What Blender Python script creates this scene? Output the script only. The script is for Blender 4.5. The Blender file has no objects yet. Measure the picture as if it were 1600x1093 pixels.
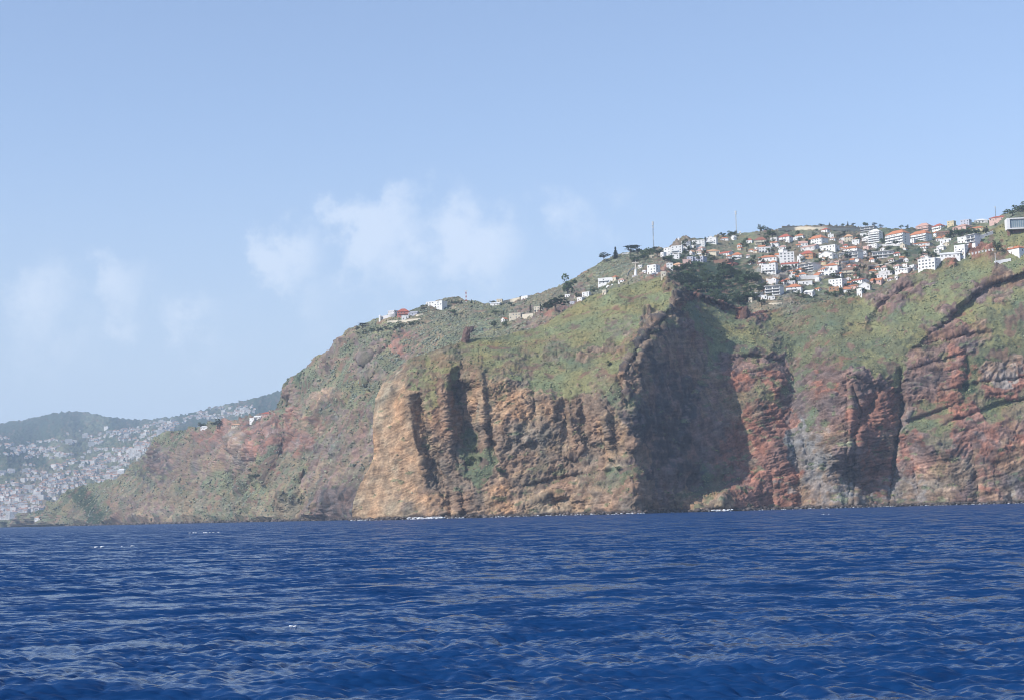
SKY_TINT = (0.985, 0.92, 0.94)
CLOUD_GAIN = 0.47
WATER_COL = (0.005, 0.034, 0.116)
HAZE_COL = (0.70, 0.85, 1.0)
HAZE_D = 0.000072
CHOP_FAR, CHOP_NEAR = 3.0, 2.2
LEAN = 0.38
import bpy, math, random, time
import numpy as np
from mathutils import Vector, Matrix
from mathutils.bvhtree import BVHTree
T0 = time.time()
def lap(s): print('LAP %-18s %.1f' % (s, time.time() - T0))
random.seed(7)
RNG = np.random.default_rng(7)
scene = bpy.context.scene
COL = scene.collection

# ------------------------------------------------------------------ camera
F_PX, CXP, CYP, CAM_H = 2462.0, 800.0, 546.5, 3.5
ROLL, PITCH = math.radians(1.504), math.atan(253.5 / 2462.0)
FWD = np.array([0, math.cos(PITCH), math.sin(PITCH)])
UP0 = np.array([0, -math.sin(PITCH), math.cos(PITCH)])
RT0 = np.array([1.0, 0, 0])
AX = math.cos(ROLL) * RT0 - math.sin(ROLL) * UP0
AY = math.sin(ROLL) * RT0 + math.cos(ROLL) * UP0
CAM = np.array([0, 0, CAM_H])

def ray(px, py):
    """direction of a point of the view, scaled so that its Y (distance from the boat) is 1"""
    px = np.asarray(px, float); py = np.asarray(py, float)
    d = ((px - CXP) / F_PX)[..., None] * AX + ((CYP - py) / F_PX)[..., None] * AY + FWD
    return d / d[..., 1:2]

def at(px, py, dist):
    return CAM + ray(px, py) * np.asarray(dist, float)[..., None]

cam_data = bpy.data.cameras.new('camera')
cam_data.sensor_width = 36.0
cam_data.lens = 18.0 / (800.0 / F_PX)
cam_data.clip_start = 0.5
cam_data.clip_end = 40000.0
cam = bpy.data.objects.new('camera', cam_data)
COL.objects.link(cam)
m = Matrix.Identity(4)
for i in range(3):
    m[i][0], m[i][1], m[i][2], m[i][3] = AX[i], AY[i], -FWD[i], CAM[i]
cam.matrix_world = m
scene.camera = cam

# ------------------------------------------------------------------ render settings
scene.render.engine = 'CYCLES'
scene.view_settings.view_transform = 'Standard'
scene.view_settings.look = 'None'
scene.view_settings.exposure = 0.4
scene.view_settings.gamma = 1.0
scene.cycles.use_denoising = True
try: scene.cycles.denoiser = 'OPENIMAGEDENOISE'
except Exception: pass
scene.cycles.filter_width = 1.05
scene.cycles.max_bounces = 4
scene.cycles.diffuse_bounces = 1
scene.cycles.glossy_bounces = 2
scene.cycles.transmission_bounces = 1
scene.cycles.volume_bounces = 1
scene.cycles.use_adaptive_sampling = False
try: scene.cycles.sampling_pattern = 'TABULATED_SOBOL'
except Exception: pass

# ------------------------------------------------------------------ noise
_G = np.array([[1,1,0],[-1,1,0],[1,-1,0],[-1,-1,0],[1,0,1],[-1,0,1],[1,0,-1],[-1,0,-1],
               [0,1,1],[0,-1,1],[0,1,-1],[0,-1,-1],[1,1,0],[-1,1,0],[0,-1,1],[0,-1,-1]], np.float32)
def pnoise(P, scale, seed=0):
    """gradient noise of the points P (N,3), one cell = scale metres (a number or one per axis)"""
    Q = (np.asarray(P, np.float64) / np.asarray(scale, np.float64)) + seed * 17.31
    I = np.floor(Q).astype(np.int64)
    f = (Q - I).astype(np.float32)
    u = f * f * f * (f * (f * 6 - 15) + 10)
    I = I.astype(np.uint32)
    out = np.zeros(len(Q), np.float32)
    for dx in (0, 1):
        hx = (I[:, 0] + np.uint32(dx)) * np.uint32(374761393)
        wx = u[:, 0] if dx else 1 - u[:, 0]
        for dy in (0, 1):
            hy = hx + (I[:, 1] + np.uint32(dy)) * np.uint32(668265263)
            wy = wx * (u[:, 1] if dy else 1 - u[:, 1])
            for dz in (0, 1):
                h = hy + (I[:, 2] + np.uint32(dz)) * np.uint32(2246822519) + np.uint32(seed * 977 + 13)
                h ^= h >> np.uint32(15); h *= np.uint32(2654435761); h ^= h >> np.uint32(13)
                h *= np.uint32(1274126177); h ^= h >> np.uint32(16)
                g = _G[h & np.uint32(15)]
                w = wy * (u[:, 2] if dz else 1 - u[:, 2])
                out += w * (g[:, 0] * (f[:, 0] - dx) + g[:, 1] * (f[:, 1] - dy) + g[:, 2] * (f[:, 2] - dz))
    return out
def fbm(P, scale, octaves=4, gain=0.5, seed=0):
    s = 0.0; a = 1.0; sc = np.asarray(scale, float)
    for k in range(octaves):
        s = s + a * pnoise(P, sc, seed + k); a *= gain; sc = sc * 0.5
    return s
def ridged(P, scale, octaves=4, gain=0.5, seed=0):
    s = 0.0; a = 1.0; sc = np.asarray(scale, float)
    for k in range(octaves):
        s = s + a * (0.5 - np.abs(pnoise(P, sc, seed + k)) * 1.4); a *= gain; sc = sc * 0.5
    return s
def sstep(a, b, x):
    t = np.clip((x - a) / (b - a), 0, 1); return t * t * (3 - 2 * t)

# ------------------------------------------------------------------ mesh helpers
def mesh_np(name, verts, faces, mat=None, smooth=False, attrs=None):
    """faces: (M,3) or (M,4) array"""
    me = bpy.data.meshes.new(name)
    verts = np.ascontiguousarray(verts, np.float32); faces = np.ascontiguousarray(faces, np.int32)
    n = faces.shape[1]
    me.vertices.add(len(verts)); me.vertices.foreach_set('co', verts.ravel())
    me.loops.add(faces.size); me.loops.foreach_set('vertex_index', faces.ravel())
    me.polygons.add(len(faces))
    me.polygons.foreach_set('loop_start', np.arange(0, faces.size, n, dtype=np.int32))
    me.polygons.foreach_set('loop_total', np.full(len(faces), n, np.int32))
    if smooth: me.polygons.foreach_set('use_smooth', np.ones(len(faces), bool))
    me.update(calc_edges=True)
    for k, v in (attrs or {}).items():
        a = me.color_attributes.new(k, 'FLOAT_COLOR', 'POINT')
        c = np.ones((len(verts), 4), np.float32); c[:, :3] = v
        a.data.foreach_set('color', c.ravel())
    if mat: me.materials.append(mat)
    return me
def link(name, me, parent=None, loc=None):
    o = bpy.data.objects.new(name, me); COL.objects.link(o)
    if parent is not None: o.parent = parent
    if loc is not None: o.location = loc
    return o
def tag(o, label=None, cat=None, group=None, kind=None):
    if label: o['label'] = label
    if cat: o['category'] = cat
    if group: o['group'] = group
    if kind: o['kind'] = kind
    return o
def grid_faces(nr, nc):
    i = np.arange(nr - 1)[:, None] * nc + np.arange(nc - 1)[None]
    return np.stack([i, i + 1, i + 1 + nc, i + nc], -1).reshape(-1, 4)

# ------------------------------------------------------------------ materials
def new_mat(name):
    mt = bpy.data.materials.new(name); mt.use_nodes = True
    nt = mt.node_tree; b = nt.nodes['Principled BSDF']
    return mt, nt, b
def vary_mat(name, rgb, rough=0.8, amount=0.18, scale=1.2, bump=0.0, metallic=0.0):
    """painted or mineral surface: base colour broken up by procedural noise"""
    mt, nt, b = new_mat(name)
    tc = nt.nodes.new('ShaderNodeTexCoord')
    n1 = nt.nodes.new('ShaderNodeTexNoise'); n1.inputs['Scale'].default_value = scale; n1.inputs['Detail'].default_value = 4
    nt.links.new(tc.outputs['Object'], n1.inputs['Vector'])
    mr = nt.nodes.new('ShaderNodeMapRange')
    mr.inputs['From Min'].default_value = 0.3; mr.inputs['From Max'].default_value = 0.7
    mr.inputs['To Min'].default_value = 1 - amount; mr.inputs['To Max'].default_value = 1 + amount * 0.5
    nt.links.new(n1.outputs['Fac'], mr.inputs['Value'])
    mx = nt.nodes.new('ShaderNodeMix'); mx.data_type = 'RGBA'; mx.blend_type = 'MULTIPLY'
    mx.inputs['Factor'].default_value = 1.0
    mx.inputs['A'].default_value = (*rgb, 1)
    nt.links.new(mr.outputs['Result'], mx.inputs['B'])
    nt.links.new(mx.outputs['Result'], b.inputs['Base Color'])
    b.inputs['Roughness'].default_value = rough; b.inputs['Metallic'].default_value = metallic
    if bump:
        bp = nt.nodes.new('ShaderNodeBump'); bp.inputs['Strength'].default_value = bump; bp.inputs['Distance'].default_value = 0.3
        nt.links.new(n1.outputs['Fac'], bp.inputs['Height']); nt.links.new(bp.outputs['Normal'], b.inputs['Normal'])
    return mt
def attr_mat(name, attr='albedo', rough=0.92, scale=0.9, amount=0.25, bump=0.6, dist=0.5):
    """rock, soil and leaves: colour per vertex, broken up by fine noise"""
    mt, nt, b = new_mat(name)
    at_ = nt.nodes.new('ShaderNodeAttribute'); at_.attribute_name = attr
    tc = nt.nodes.new('ShaderNodeTexCoord')
    n1 = nt.nodes.new('ShaderNodeTexNoise'); n1.inputs['Scale'].default_value = scale
    n1.inputs['Detail'].default_value = 5; n1.inputs['Roughness'].default_value = 0.65
    nt.links.new(tc.outputs['Object'], n1.inputs['Vector'])
    mr = nt.nodes.new('ShaderNodeMapRange')
    mr.inputs['From Min'].default_value = 0.25; mr.inputs['From Max'].default_value = 0.75
    mr.inputs['To Min'].default_value = 1 - amount; mr.inputs['To Max'].default_value = 1 + amount
    nt.links.new(n1.outputs['Fac'], mr.inputs['Value'])
    mx = nt.nodes.new('ShaderNodeMix'); mx.data_type = 'RGBA'; mx.blend_type = 'MULTIPLY'
    mx.inputs['Factor'].default_value = 1.0
    nt.links.new(at_.outputs['Color'], mx.inputs['A']); nt.links.new(mr.outputs['Result'], mx.inputs['B'])
    nt.links.new(mx.outputs['Result'], b.inputs['Base Color'])
    b.inputs['Roughness'].default_value = rough
    b.inputs['Specular IOR Level'].default_value = 0.15
    if bump:
        bp = nt.nodes.new('ShaderNodeBump'); bp.inputs['Strength'].default_value = bump; bp.inputs['Distance'].default_value = dist
        nt.links.new(n1.outputs['Fac'], bp.inputs['Height']); nt.links.new(bp.outputs['Normal'], b.inputs['Normal'])
    return mt

# ------------------------------------------------------------------ sun, sky, clouds
SUN_EL = math.radians(38.0)
SUN_AZ = math.radians(-120.0)            # clockwise from the viewing direction (+Y): behind the left shoulder
TO_SUN = np.array([math.sin(SUN_AZ) * math.cos(SUN_EL), math.cos(SUN_AZ) * math.cos(SUN_EL), math.sin(SUN_EL)])
sd = bpy.data.lights.new('sun', 'SUN'); sd.energy = 3.9; sd.angle = math.radians(0.5); sd.color = (1.0, 0.965, 0.91)
so = bpy.data.objects.new('sun', sd); COL.objects.link(so)
so.rotation_euler = Vector(-TO_SUN).to_track_quat('-Z', 'Y').to_euler()
so.location = (-800, -600, 900)

world = bpy.data.worlds.new('World'); scene.world = world; world.use_nodes = True
nt = world.node_tree; nt.nodes.clear()
out = nt.nodes.new('ShaderNodeOutputWorld'); bg = nt.nodes.new('ShaderNodeBackground')
bg.inputs['Strength'].default_value = 0.15
nt.links.new(bg.outputs['Background'], out.inputs['Surface'])
sky = nt.nodes.new('ShaderNodeTexSky'); sky.sky_type = 'NISHITA'; sky.sun_disc = False
sky.sun_elevation = SUN_EL; sky.sun_rotation = SUN_AZ
sky.altitude = 0; sky.air_density = 1.0; sky.dust_density = 0.6; sky.ozone_density = 2.5
tint = nt.nodes.new('ShaderNodeMix'); tint.data_type = 'RGBA'; tint.blend_type = 'MULTIPLY'; tint.inputs['Factor'].default_value = 1
nt.links.new(sky.outputs['Color'], tint.inputs['A']); tint.inputs['B'].default_value = (*SKY_TINT, 1) if 'SKY_TINT' in globals() else (1, 1, 1, 1)
tcw = nt.nodes.new('ShaderNodeTexCoord')
def wmath(op, a, b=None, clamp=False):
    n = nt.nodes.new('ShaderNodeMath'); n.operation = op; n.use_clamp = clamp
    for i, v in enumerate((a, b)):
        if v is None: continue
        if isinstance(v, (int, float)): n.inputs[i].default_value = v
        else: nt.links.new(v, n.inputs[i])
    return n.outputs[0]
def wnoise(scale, detail, rough):
    n = nt.nodes.new('ShaderNodeTexNoise'); n.inputs['Scale'].default_value = scale
    n.inputs['Detail'].default_value = detail; n.inputs['Roughness'].default_value = rough
    nt.links.new(tcw.outputs['Generated'], n.inputs['Vector']); return n.outputs
big = wnoise(34, 8, 0.66)['Fac']; warp = wnoise(34, 5, 0.6)['Color']
wv = nt.nodes.new('ShaderNodeVectorMath'); wv.operation = 'SUBTRACT'; wv.inputs[1].default_value = (0.5, 0.5, 0.5)
nt.links.new(warp, wv.inputs[0])
ws = nt.nodes.new('ShaderNodeVectorMath'); ws.operation = 'SCALE'; ws.inputs['Scale'].default_value = 0.06
nt.links.new(wv.outputs[0], ws.inputs[0])
wa = nt.nodes.new('ShaderNodeVectorMath'); wa.operation = 'ADD'
nt.links.new(tcw.outputs['Generated'], wa.inputs[0]); nt.links.new(ws.outputs[0], wa.inputs[1])
PUFFS = [(60,470,90,.34),(230,470,70,.30),(20,540,80,.25),(620,330,40,.5),(175,438,44,0.72),(305,492,40,0.61),(205,522,30,0.49),(450,398,46,0.90),(440,430,40,0.58),(553,352,46,0.95),(588,362,40,0.74),
         (572,405,50,0.60),(690,332,50,0.62),(720,352,48,0.60),(765,372,46,0.84),(752,405,52,0.60),(660,372,60,0.48),(640,420,80,0.38),
         (860,352,44,0.29),(905,340,44,0.31),(968,330,44,0.41),(28,432,44,0.43),(88,445,30,0.38),(628,292,18,0.31),(480,470,70,0.36),
         (330,540,60,0.32),(740,440,70,0.34),(120,520,70,0.26),(880,370,70,0.24)]
acc = None
for px_, py_, r_, a_ in PUFFS:
    d_ = ray(px_, py_); d_ = d_ / np.linalg.norm(d_)
    dn = nt.nodes.new('ShaderNodeVectorMath'); dn.operation = 'DISTANCE'
    nt.links.new(wa.outputs[0], dn.inputs[0]); dn.inputs[1].default_value = tuple(d_)
    v_ = wmath('SUBTRACT', 1.0, wmath('DIVIDE', dn.outputs['Value'], r_ * 1.5 / F_PX), True)
    v_ = wmath('MULTIPLY', v_, a_)
    acc = v_ if acc is None else wmath('ADD', wmath('MAXIMUM', acc, v_), wmath('MULTIPLY', wmath('MINIMUM', acc, v_), 0.45))
edge = wmath('ADD', acc, wmath('MULTIPLY', wmath('SUBTRACT', big, 0.5), 1.9))
soft = nt.nodes.new('ShaderNodeMapRange'); soft.interpolation_type = 'SMOOTHSTEP'
soft.inputs['From Min'].default_value = 0.0; soft.inputs['From Max'].default_value = 0.92
soft.inputs['To Min'].default_value = 0.0; soft.inputs['To Max'].default_value = CLOUD_GAIN
nt.links.new(edge, soft.inputs['Value'])
cl = wmath('MULTIPLY', soft.outputs['Result'], wmath('MULTIPLY', acc, 3.0, True), True)
cm = nt.nodes.new('ShaderNodeMix'); cm.data_type = 'RGBA'
sz = nt.nodes.new('ShaderNodeSeparateXYZ'); nt.links.new(tcw.outputs['Generated'], sz.inputs[0])
vl = nt.nodes.new('ShaderNodeMapRange'); vl.interpolation_type = 'SMOOTHSTEP'                 # pale veil low in the sky
vl.inputs['From Min'].default_value = 0.0; vl.inputs['From Max'].default_value = 0.26; vl.inputs['To Min'].default_value = 0.50; vl.inputs['To Max'].default_value = 0.0
nt.links.new(sz.outputs['Z'], vl.inputs['Value'])
vm = nt.nodes.new('ShaderNodeMix'); vm.data_type = 'RGBA'; nt.links.new(vl.outputs['Result'], vm.inputs['Factor'])
nt.links.new(tint.outputs['Result'], vm.inputs['A']); vm.inputs['B'].default_value = (3.0, 3.08, 3.45, 1)
nt.links.new(cl, cm.inputs['Factor']); nt.links.new(vm.outputs['Result'], cm.inputs['A'])
cm.inputs['B'].default_value = (5.9, 6.05, 6.3, 1)
nt.links.new(cm.outputs['Result'], bg.inputs['Color'])
# ------------------------------------------------------------------ terrain sheets
def poly(pts):
    a = np.array(sorted(pts), float)
    return lambda x: np.interp(x, a[:, 0], a[:, 1])
class Rbf:
    def __init__(s, pts, vals, c=14.0):
        s.p = np.array(pts, float); s.c = c
        n = len(s.p)
        K = np.sqrt(((s.p[:, None] - s.p[None]) ** 2).sum(-1) + c * c)
        Q = np.c_[np.ones(n), s.p / 1000.0]
        A = np.zeros((n + 3, n + 3)); A[:n, :n] = K + np.eye(n) * 2.0; A[:n, n:] = Q; A[n:, :n] = Q.T
        s.w = np.linalg.solve(A, np.r_[np.array(vals, float), 0, 0, 0])
    def __call__(s, x, y):
        x = np.asarray(x, float); y = np.asarray(y, float); sh = x.shape; x = x.ravel(); y = y.ravel()
        o = np.empty(len(x)); n = len(s.p)
        for a in range(0, len(x), 60000):
            q = np.c_[x[a:a + 60000], y[a:a + 60000]]
            K = np.sqrt((q[:, 0, None] - s.p[None, :, 0]) ** 2 + (q[:, 1, None] - s.p[None, :, 1]) ** 2 + s.c ** 2)
            o[a:a + 60000] = K @ s.w[:n] + s.w[n] + (q / 1000.0) @ s.w[n + 1:]
        return o.reshape(sh)
def stroke(x, y, pts, wl, wr, amt, p=2):
    """offset in metres along a line: sharp or soft on its left and right sides (as walked)"""
    best = np.full(x.shape, 1e9); off = np.zeros(x.shape)
    for k in range(len(pts) - 1):
        (x0, y0), (x1, y1) = pts[k][:2], pts[k + 1][:2]
        a0 = pts[k][2] if len(pts[k]) > 2 else 1.0; a1 = pts[k + 1][2] if len(pts[k + 1]) > 2 else 1.0
        dx, dy = x1 - x0, y1 - y0; L2 = dx * dx + dy * dy
        t = np.clip(((x - x0) * dx + (y - y0) * dy) / L2, 0, 1)
        ex, ey = x - x0 - t * dx, y - y0 - t * dy
        d = np.sqrt(ex * ex + ey * ey)
        side = dx * ey - dy * ex                       # > 0: right of the walk, as the picture has y down
        w = np.where(side > 0, wr, wl)
        v = (a0 + (a1 - a0) * t) * np.exp(-np.minimum(d / w, 9) ** p)
        m_ = d < best
        best = np.where(m_, d, best); off = np.where(m_, v, off)
    return off * amt

CLS = {  # base colours of the ground, linear; k also paints shade on the bay face
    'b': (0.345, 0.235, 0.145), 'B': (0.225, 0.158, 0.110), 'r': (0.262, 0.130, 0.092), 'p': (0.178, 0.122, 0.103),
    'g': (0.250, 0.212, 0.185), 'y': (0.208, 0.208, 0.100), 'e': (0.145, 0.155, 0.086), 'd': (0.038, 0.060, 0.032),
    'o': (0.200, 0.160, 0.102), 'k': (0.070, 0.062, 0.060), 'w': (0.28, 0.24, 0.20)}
VEG = {'y': 1.0, 'e': 1.0, 'd': 1.0, 'o': 0.45}
def paint(x, y, P, ctl, seed, warp=(13.0, 5.0)):
    """which rock, growth or painted shade lies where: controls blended with ragged borders"""
    z0 = np.zeros(len(x)); Q = np.c_[x, y, z0]
    wx = x + warp[0] * fbm(Q, 34, 3, .6, seed) * 1.6 + warp[1] * pnoise(P, 4.5, seed + 5)
    wy = y + warp[0] * fbm(Q, 34, 3, .6, seed + 9) * 1.6 + warp[1] * pnoise(P, 4.5, seed + 6)
    keys = sorted({c for *_, s in ctl for c in s}); kid = {k: i for i, k in enumerate(keys)}
    px_ = np.array([c[0] for c in ctl], float); py_ = np.array([c[1] for c in ctl], float)
    M = np.zeros((len(ctl), len(keys)))
    for i, c in enumerate(ctl):
        for ch in c[2]: M[i, kid[ch]] += 1.0 / len(c[2])
    W = np.zeros((len(x), len(keys)))
    for a in range(0, len(x), 50000):
        d2 = (wx[a:a + 50000, None] - px_) ** 2 + (wy[a:a + 50000, None] - py_) ** 2 + 9.0
        k = 1.0 / d2 ** 2.6
        W[a:a + 50000] = (k / k.sum(1, keepdims=True)) @ M
    # patchy: sharpen the blend with a different noise for each class
    for i, k in enumerate(keys):
        W[:, i] = np.maximum(W[:, i], 1e-6) * np.exp(2.6 * fbm(P, 11.0, 3, .65, seed + 20 + i))
    W = W ** 2.2; W /= W.sum(1, keepdims=True)
    return W, keys

def build_sheet(name, Xl, Xr, top, bot, nc, nr, depth, strokes, ctl, seed, xl=None, rock_amp=1.0, back=(12, 40, 110), side_back=None, tp=1.0, stroke_gain=1.0, amp=None, ribs=0, frac_amp=0.6, layered=None, wash=0):
    s = np.linspace(0, 1, nc)[None, :]; t = (np.linspace(0, 1, nr) ** tp)[:, None]
    if xl is not None:
        x0 = xl(1 - t)                                  # left edge by height fraction
        PX = x0 + s * (Xr - x0)
    else:
        PX = Xl + s * (Xr - Xl) + 0 * t
    PY = bot(PX) + t * (top(PX) - bot(PX))
    D = depth(PX, PY)
    for st in strokes: D = D + stroke(PX, PY, *st) * stroke_gain
    P = at(PX, PY, D)
    # normals of the broad form
    du = np.gradient(P, axis=1); dv = np.gradient(P, axis=0)
    N = np.cross(du, dv); N /= np.maximum(np.linalg.norm(N, axis=-1, keepdims=True), 1e-9)
    for _ in range(3):
        N[1:-1, 1:-1] = (N[1:-1, 1:-1] * 2 + N[:-2, 1:-1] + N[2:, 1:-1] + N[1:-1, :-2] + N[1:-1, 2:]) / 6
    N /= np.maximum(np.linalg.norm(N, axis=-1, keepdims=True), 1e-9)
    p = P.reshape(-1, 3); n = N.reshape(-1, 3).copy(); x = PX.ravel(); y = PY.ravel()
    lap(name + ' form')
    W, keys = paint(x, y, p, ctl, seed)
    veg = sum(W[:, i] * VEG.get(k, 0) for i, k in enumerate(keys))
    steep = 1 - np.clip(n[:, 2], 0, 1)
    # bare rock pokes out of the growth, growth sits on ledges of the rock
    rk = fbm(p, 16, 4, .6, seed + 50)
    bare = sstep(0.15, 0.40, rk + 0.35 * (steep - 0.62)) * (veg > 0.5)
    ledge = sstep(0.26, 0.5, fbm(p, (14, 14, 6), 3, .6, seed + 55) + 0.55 * (0.30 - steep)) * (veg <= 0.5)
    dist_k = np.clip(D.ravel() / 1400.0, 1, 3)
    # relief
    rock = 1 - np.clip(veg, 0, 1)
    ax = np.stack([p[:, 0] * .80 - p[:, 2] * .60, p[:, 1], p[:, 0] * .60 + p[:, 2] * .80], -1)
    flute = ridged(ax, (7, 9, 34), 4, .6, seed + 60)
    blocky = ridged(p, (26, 26, 30), 5, .55, seed + 65)
    sw = fbm(p, 90, 2, .4, seed + 70) * 9 - p[:, 0] * 0.20 + p[:, 1] * 0.05
    zz = (p[:, 2] + sw)
    strat = np.abs(((zz / 7.0) % 1.0) - 0.5) * 2
    strat2 = np.abs(((zz / 2.6 + fbm(p, 20, 2, .5, seed + 75)) % 1.0) - 0.5) * 2
    fine = fbm(p, 6.0, 4, .72, seed + 80)
    qz = lambda v, st: np.floor(v / st) * st + st * sstep(.82, 1, (v / st) % 1.0)      # plates with broken edges
    frac = 5.0 * qz(fbm(ax, (17, 17, 24), 3, .55, seed + 82), .16) + 2.6 * qz(fbm(p, (6.5, 6.5, 8), 2, .6, seed + 84), .2)
    disp = rock * rock_amp * (frac_amp * frac + 3.0 * blocky + 1.1 * flute + 0.45 * (strat - 0.5) + 0.30 * (strat2 - 0.5) + 1.2 * fine)
    crk = np.maximum(sstep(.07, .0, np.abs(pnoise(ax, (11, 12, 20), seed + 140) + .25 * fine)), .7 * sstep(.08, .0, np.abs(pnoise(p, (7, 7, 6), seed + 141) + .2 * fine)))
    disp = disp - rock * crk * 2.0 * (1 if frac_amp > .5 else .6)                  # joints and cracks
    if layered is not None:                           # lava flows lying one on the other
        ly = layered(x, y) * rock * (1 - .75 * W[:, keys.index('g')])
        lp = np.stack([p[:, 0], p[:, 1], p[:, 2] + fbm(p, 150, 3, .5, seed + 98) * 46 - p[:, 0] * .26], -1)
        mk = sstep(-.12, .28, fbm(p, 55, 3, .6, seed + 97)); fl = fbm(lp, (17, 17, 2.6), 4, .65, seed + 96)
        disp = disp * (1 - .35 * ly) + ly * rock_amp * (1.1 * ridged(lp, (45, 45, 9), 3, .62, seed + 99) + .3 + .7 * mk * (sstep(.15, .55, strat) - .5) + .5 * mk * (sstep(.2, .6, strat2) - .5) + 1.0 * fl - 1.0 * fine)
        lay_tone = 1 + ly * (.50 * fbm(lp, (60, 60, 8), 3, .65, seed + 95) + .35 * fl)
    else: lay_tone = 1.0
    disp += veg * rock_amp * (1.3 * fbm(p, 22, 3, .5, seed + 85) + 0.85 * fbm(p, 5.5, 3, .6, seed + 88))
    if ribs:
        o = np.stack([p[:, 0] * .55 - p[:, 2] * .83, p[:, 1] * .5, p[:, 0] * .83 + p[:, 2] * .55], -1)
        rb = ridged(o, (62, 90, 260), 4, .55, seed + 120)
        disp += ribs * rb * sstep(900, 500, x)
        rgbmod = 1 + .34 * fbm(o, (24, 40, 150), 4, .65, seed + 130) * sstep(900, 500, x)
    else: rgbmod = None
    disp *= dist_k ** 1.25
    fade = np.minimum(1, np.minimum(np.arange(nr), 8) / 8.0)[:, None] * np.ones((1, nc))
    disp *= (0.35 + 0.65 * fade.ravel())
    if amp is not None: disp = disp * amp(x, y)
    q = p + n * disp[:, None]
    # colour of the ground, with painted shade on the bay face
    C = np.array([CLS[k] for k in keys])
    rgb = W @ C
    g_ = np.array(CLS['e']); o_ = np.array(CLS['o']); b_ = np.array(CLS['B'])
    rockmix = (W * np.array([0 if k in VEG else 1 for k in keys])) @ C
    soil = np.where(rk[:, None] > 0.25, np.array([0.19, 0.115, 0.085]), o_ * 0.9)
    rgb = rgb * (1 - 0.8 * bare[:, None]) + soil * 0.8 * bare[:, None]
    rgb = rgb * (1 - 0.75 * ledge[:, None]) + (g_ * 1.05) * 0.75 * ledge[:, None]
    pz = np.stack([p[:, 0], p[:, 1], zz], -1)
    band = 1 + 0.14 * (strat - 0.5) * rock + 0.14 * (strat2 - .5) * rock + 0.26 * fbm(pz, (50, 50, 3.0), 3, .7, seed + 90) * rock
    tone = 1 + (0.42 * rock + .20 * veg) * fbm(p, 9, 4, .65, seed + 91) + 0.28 * fbm(p, (6, 6, 40), 3, .6, seed + 92) * rock
    rgb = rgb * (band * tone * lay_tone)[:, None]
    hue = fbm(p, 30, 3, .6, seed + 93)[:, None]
    rgb = rgb * (1 + hue * np.array([0.22, 0.02, -0.12]))
    wet = sstep(4.5, 1.2, q[:, 2] + 2.2 * pnoise(p, 9, seed + 95))[:, None]
    rgb = rgb * (1 - wet) + np.array([0.06, 0.048, 0.042]) * wet
    if rgbmod is not None: rgb = rgb * rgbmod[:, None]
    rgb = np.clip(rgb, 0.008, 0.75)
    if wash: rgb = (rgb * (1 - wash) + rgb.mean(1, keepdims=True) * np.array([1.0, 1.02, .98]) * wash) * 1.1      # whole sheet greyed and slightly lightened
    vegf = np.clip(veg * (1 - bare) + ledge * 0.8, 0, 1)
    # rows added behind the crest and, if asked, columns behind the left edge: the land goes on out of sight
    V = q.reshape(nr, nc, 3); A = rgb.reshape(nr, nc, 3); VG = vegf.reshape(nr, nc)
    add = []
    for b in back:
        r_ = V[-1].copy(); r_[:, 1] += b; r_[:, 0] += b * r_[:, 0] / np.maximum(r_[:, 1], 1) * 0.9; r_[:, 2] -= b * 0.42
        add.append(r_)
    V = np.concatenate([V] + [a[None] for a in add]); A = np.concatenate([A] + [A[-1:]] * len(add))
    VG = np.concatenate([VG] + [VG[-1:]] * len(add))
    low = V[0].copy(); low[:, 2] -= 9; low[:, 1] -= 2
    V = np.concatenate([low[None], V]); A = np.concatenate([A[:1], A]); VG = np.concatenate([VG[:1], VG])
    if side_back:
        cols = []
        for b in side_back:
            c_ = V[:, 0].copy(); c_[:, 1] += b; c_[:, 0] += b * 0.55; cols.insert(0, c_)
        V = np.concatenate([c_[:, None] for c_ in cols] + [V], 1)
        A = np.concatenate([A[:, :1]] * len(cols) + [A], 1); VG = np.concatenate([VG[:, :1]] * len(cols) + [VG], 1)
    R, Cn = V.shape[:2]
    me = mesh_np(name, V.reshape(-1, 3), grid_faces(R, Cn), None, False, {'albedo': A.reshape(-1, 3)})
    lap(name + ' built')
    return dict(V=V, veg=VG, me=me, seed=seed)

GROUND = attr_mat('ground_rock', rough=0.95, scale=0.55, amount=0.34, bump=0.7, dist=1.0)

# ---- headland with the bay on its right
LEFT_EDGE = [(808,549),(790,551),(775,553),(755,562),(735,573),(715,582),(700,584),(670,583),(640,583),(620,588),(600,598),(585,610),(572,625)]
_le = sorted([((808 - y) / (808 - 572.0), x) for y, x in LEFT_EDGE])
xl_head = lambda one_minus_t: np.interp(1 - one_minus_t, [a for a, _ in _le], [b for _, b in _le])
TOP_A = poly([(540,572),(625,572),(640,562),(660,556),(700,541),(722,534),(745,529),(765,526),(800,522),(830,514),(850,505),(870,494),
  (890,480),(910,468),(930,460),(960,450),(1000,441),(1020,435),(1040,431),(1052,440),(1062,450),(1080,456),(1100,460),(1120,468),
  (1140,475),(1160,482),(1175,490),(1200,486),(1230,480),(1270,474),(1300,469),(1345,462),(1390,450),(1420,432),(1440,424),(1475,406),
  (1500,396),(1530,374),(1560,352),(1600,338),(1680,305),(1780,270),(1980,205)])
BOT_A = poly([(540,814),(560,813.5),(660,810.5),(800,807),(900,804.5),(1010,802),(1050,800.5),(1100,799),(1180,797),(1290,793.5),(1350,791.5),(1450,789.5),(1600,786),(1780,781),(1980,776)])
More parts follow.
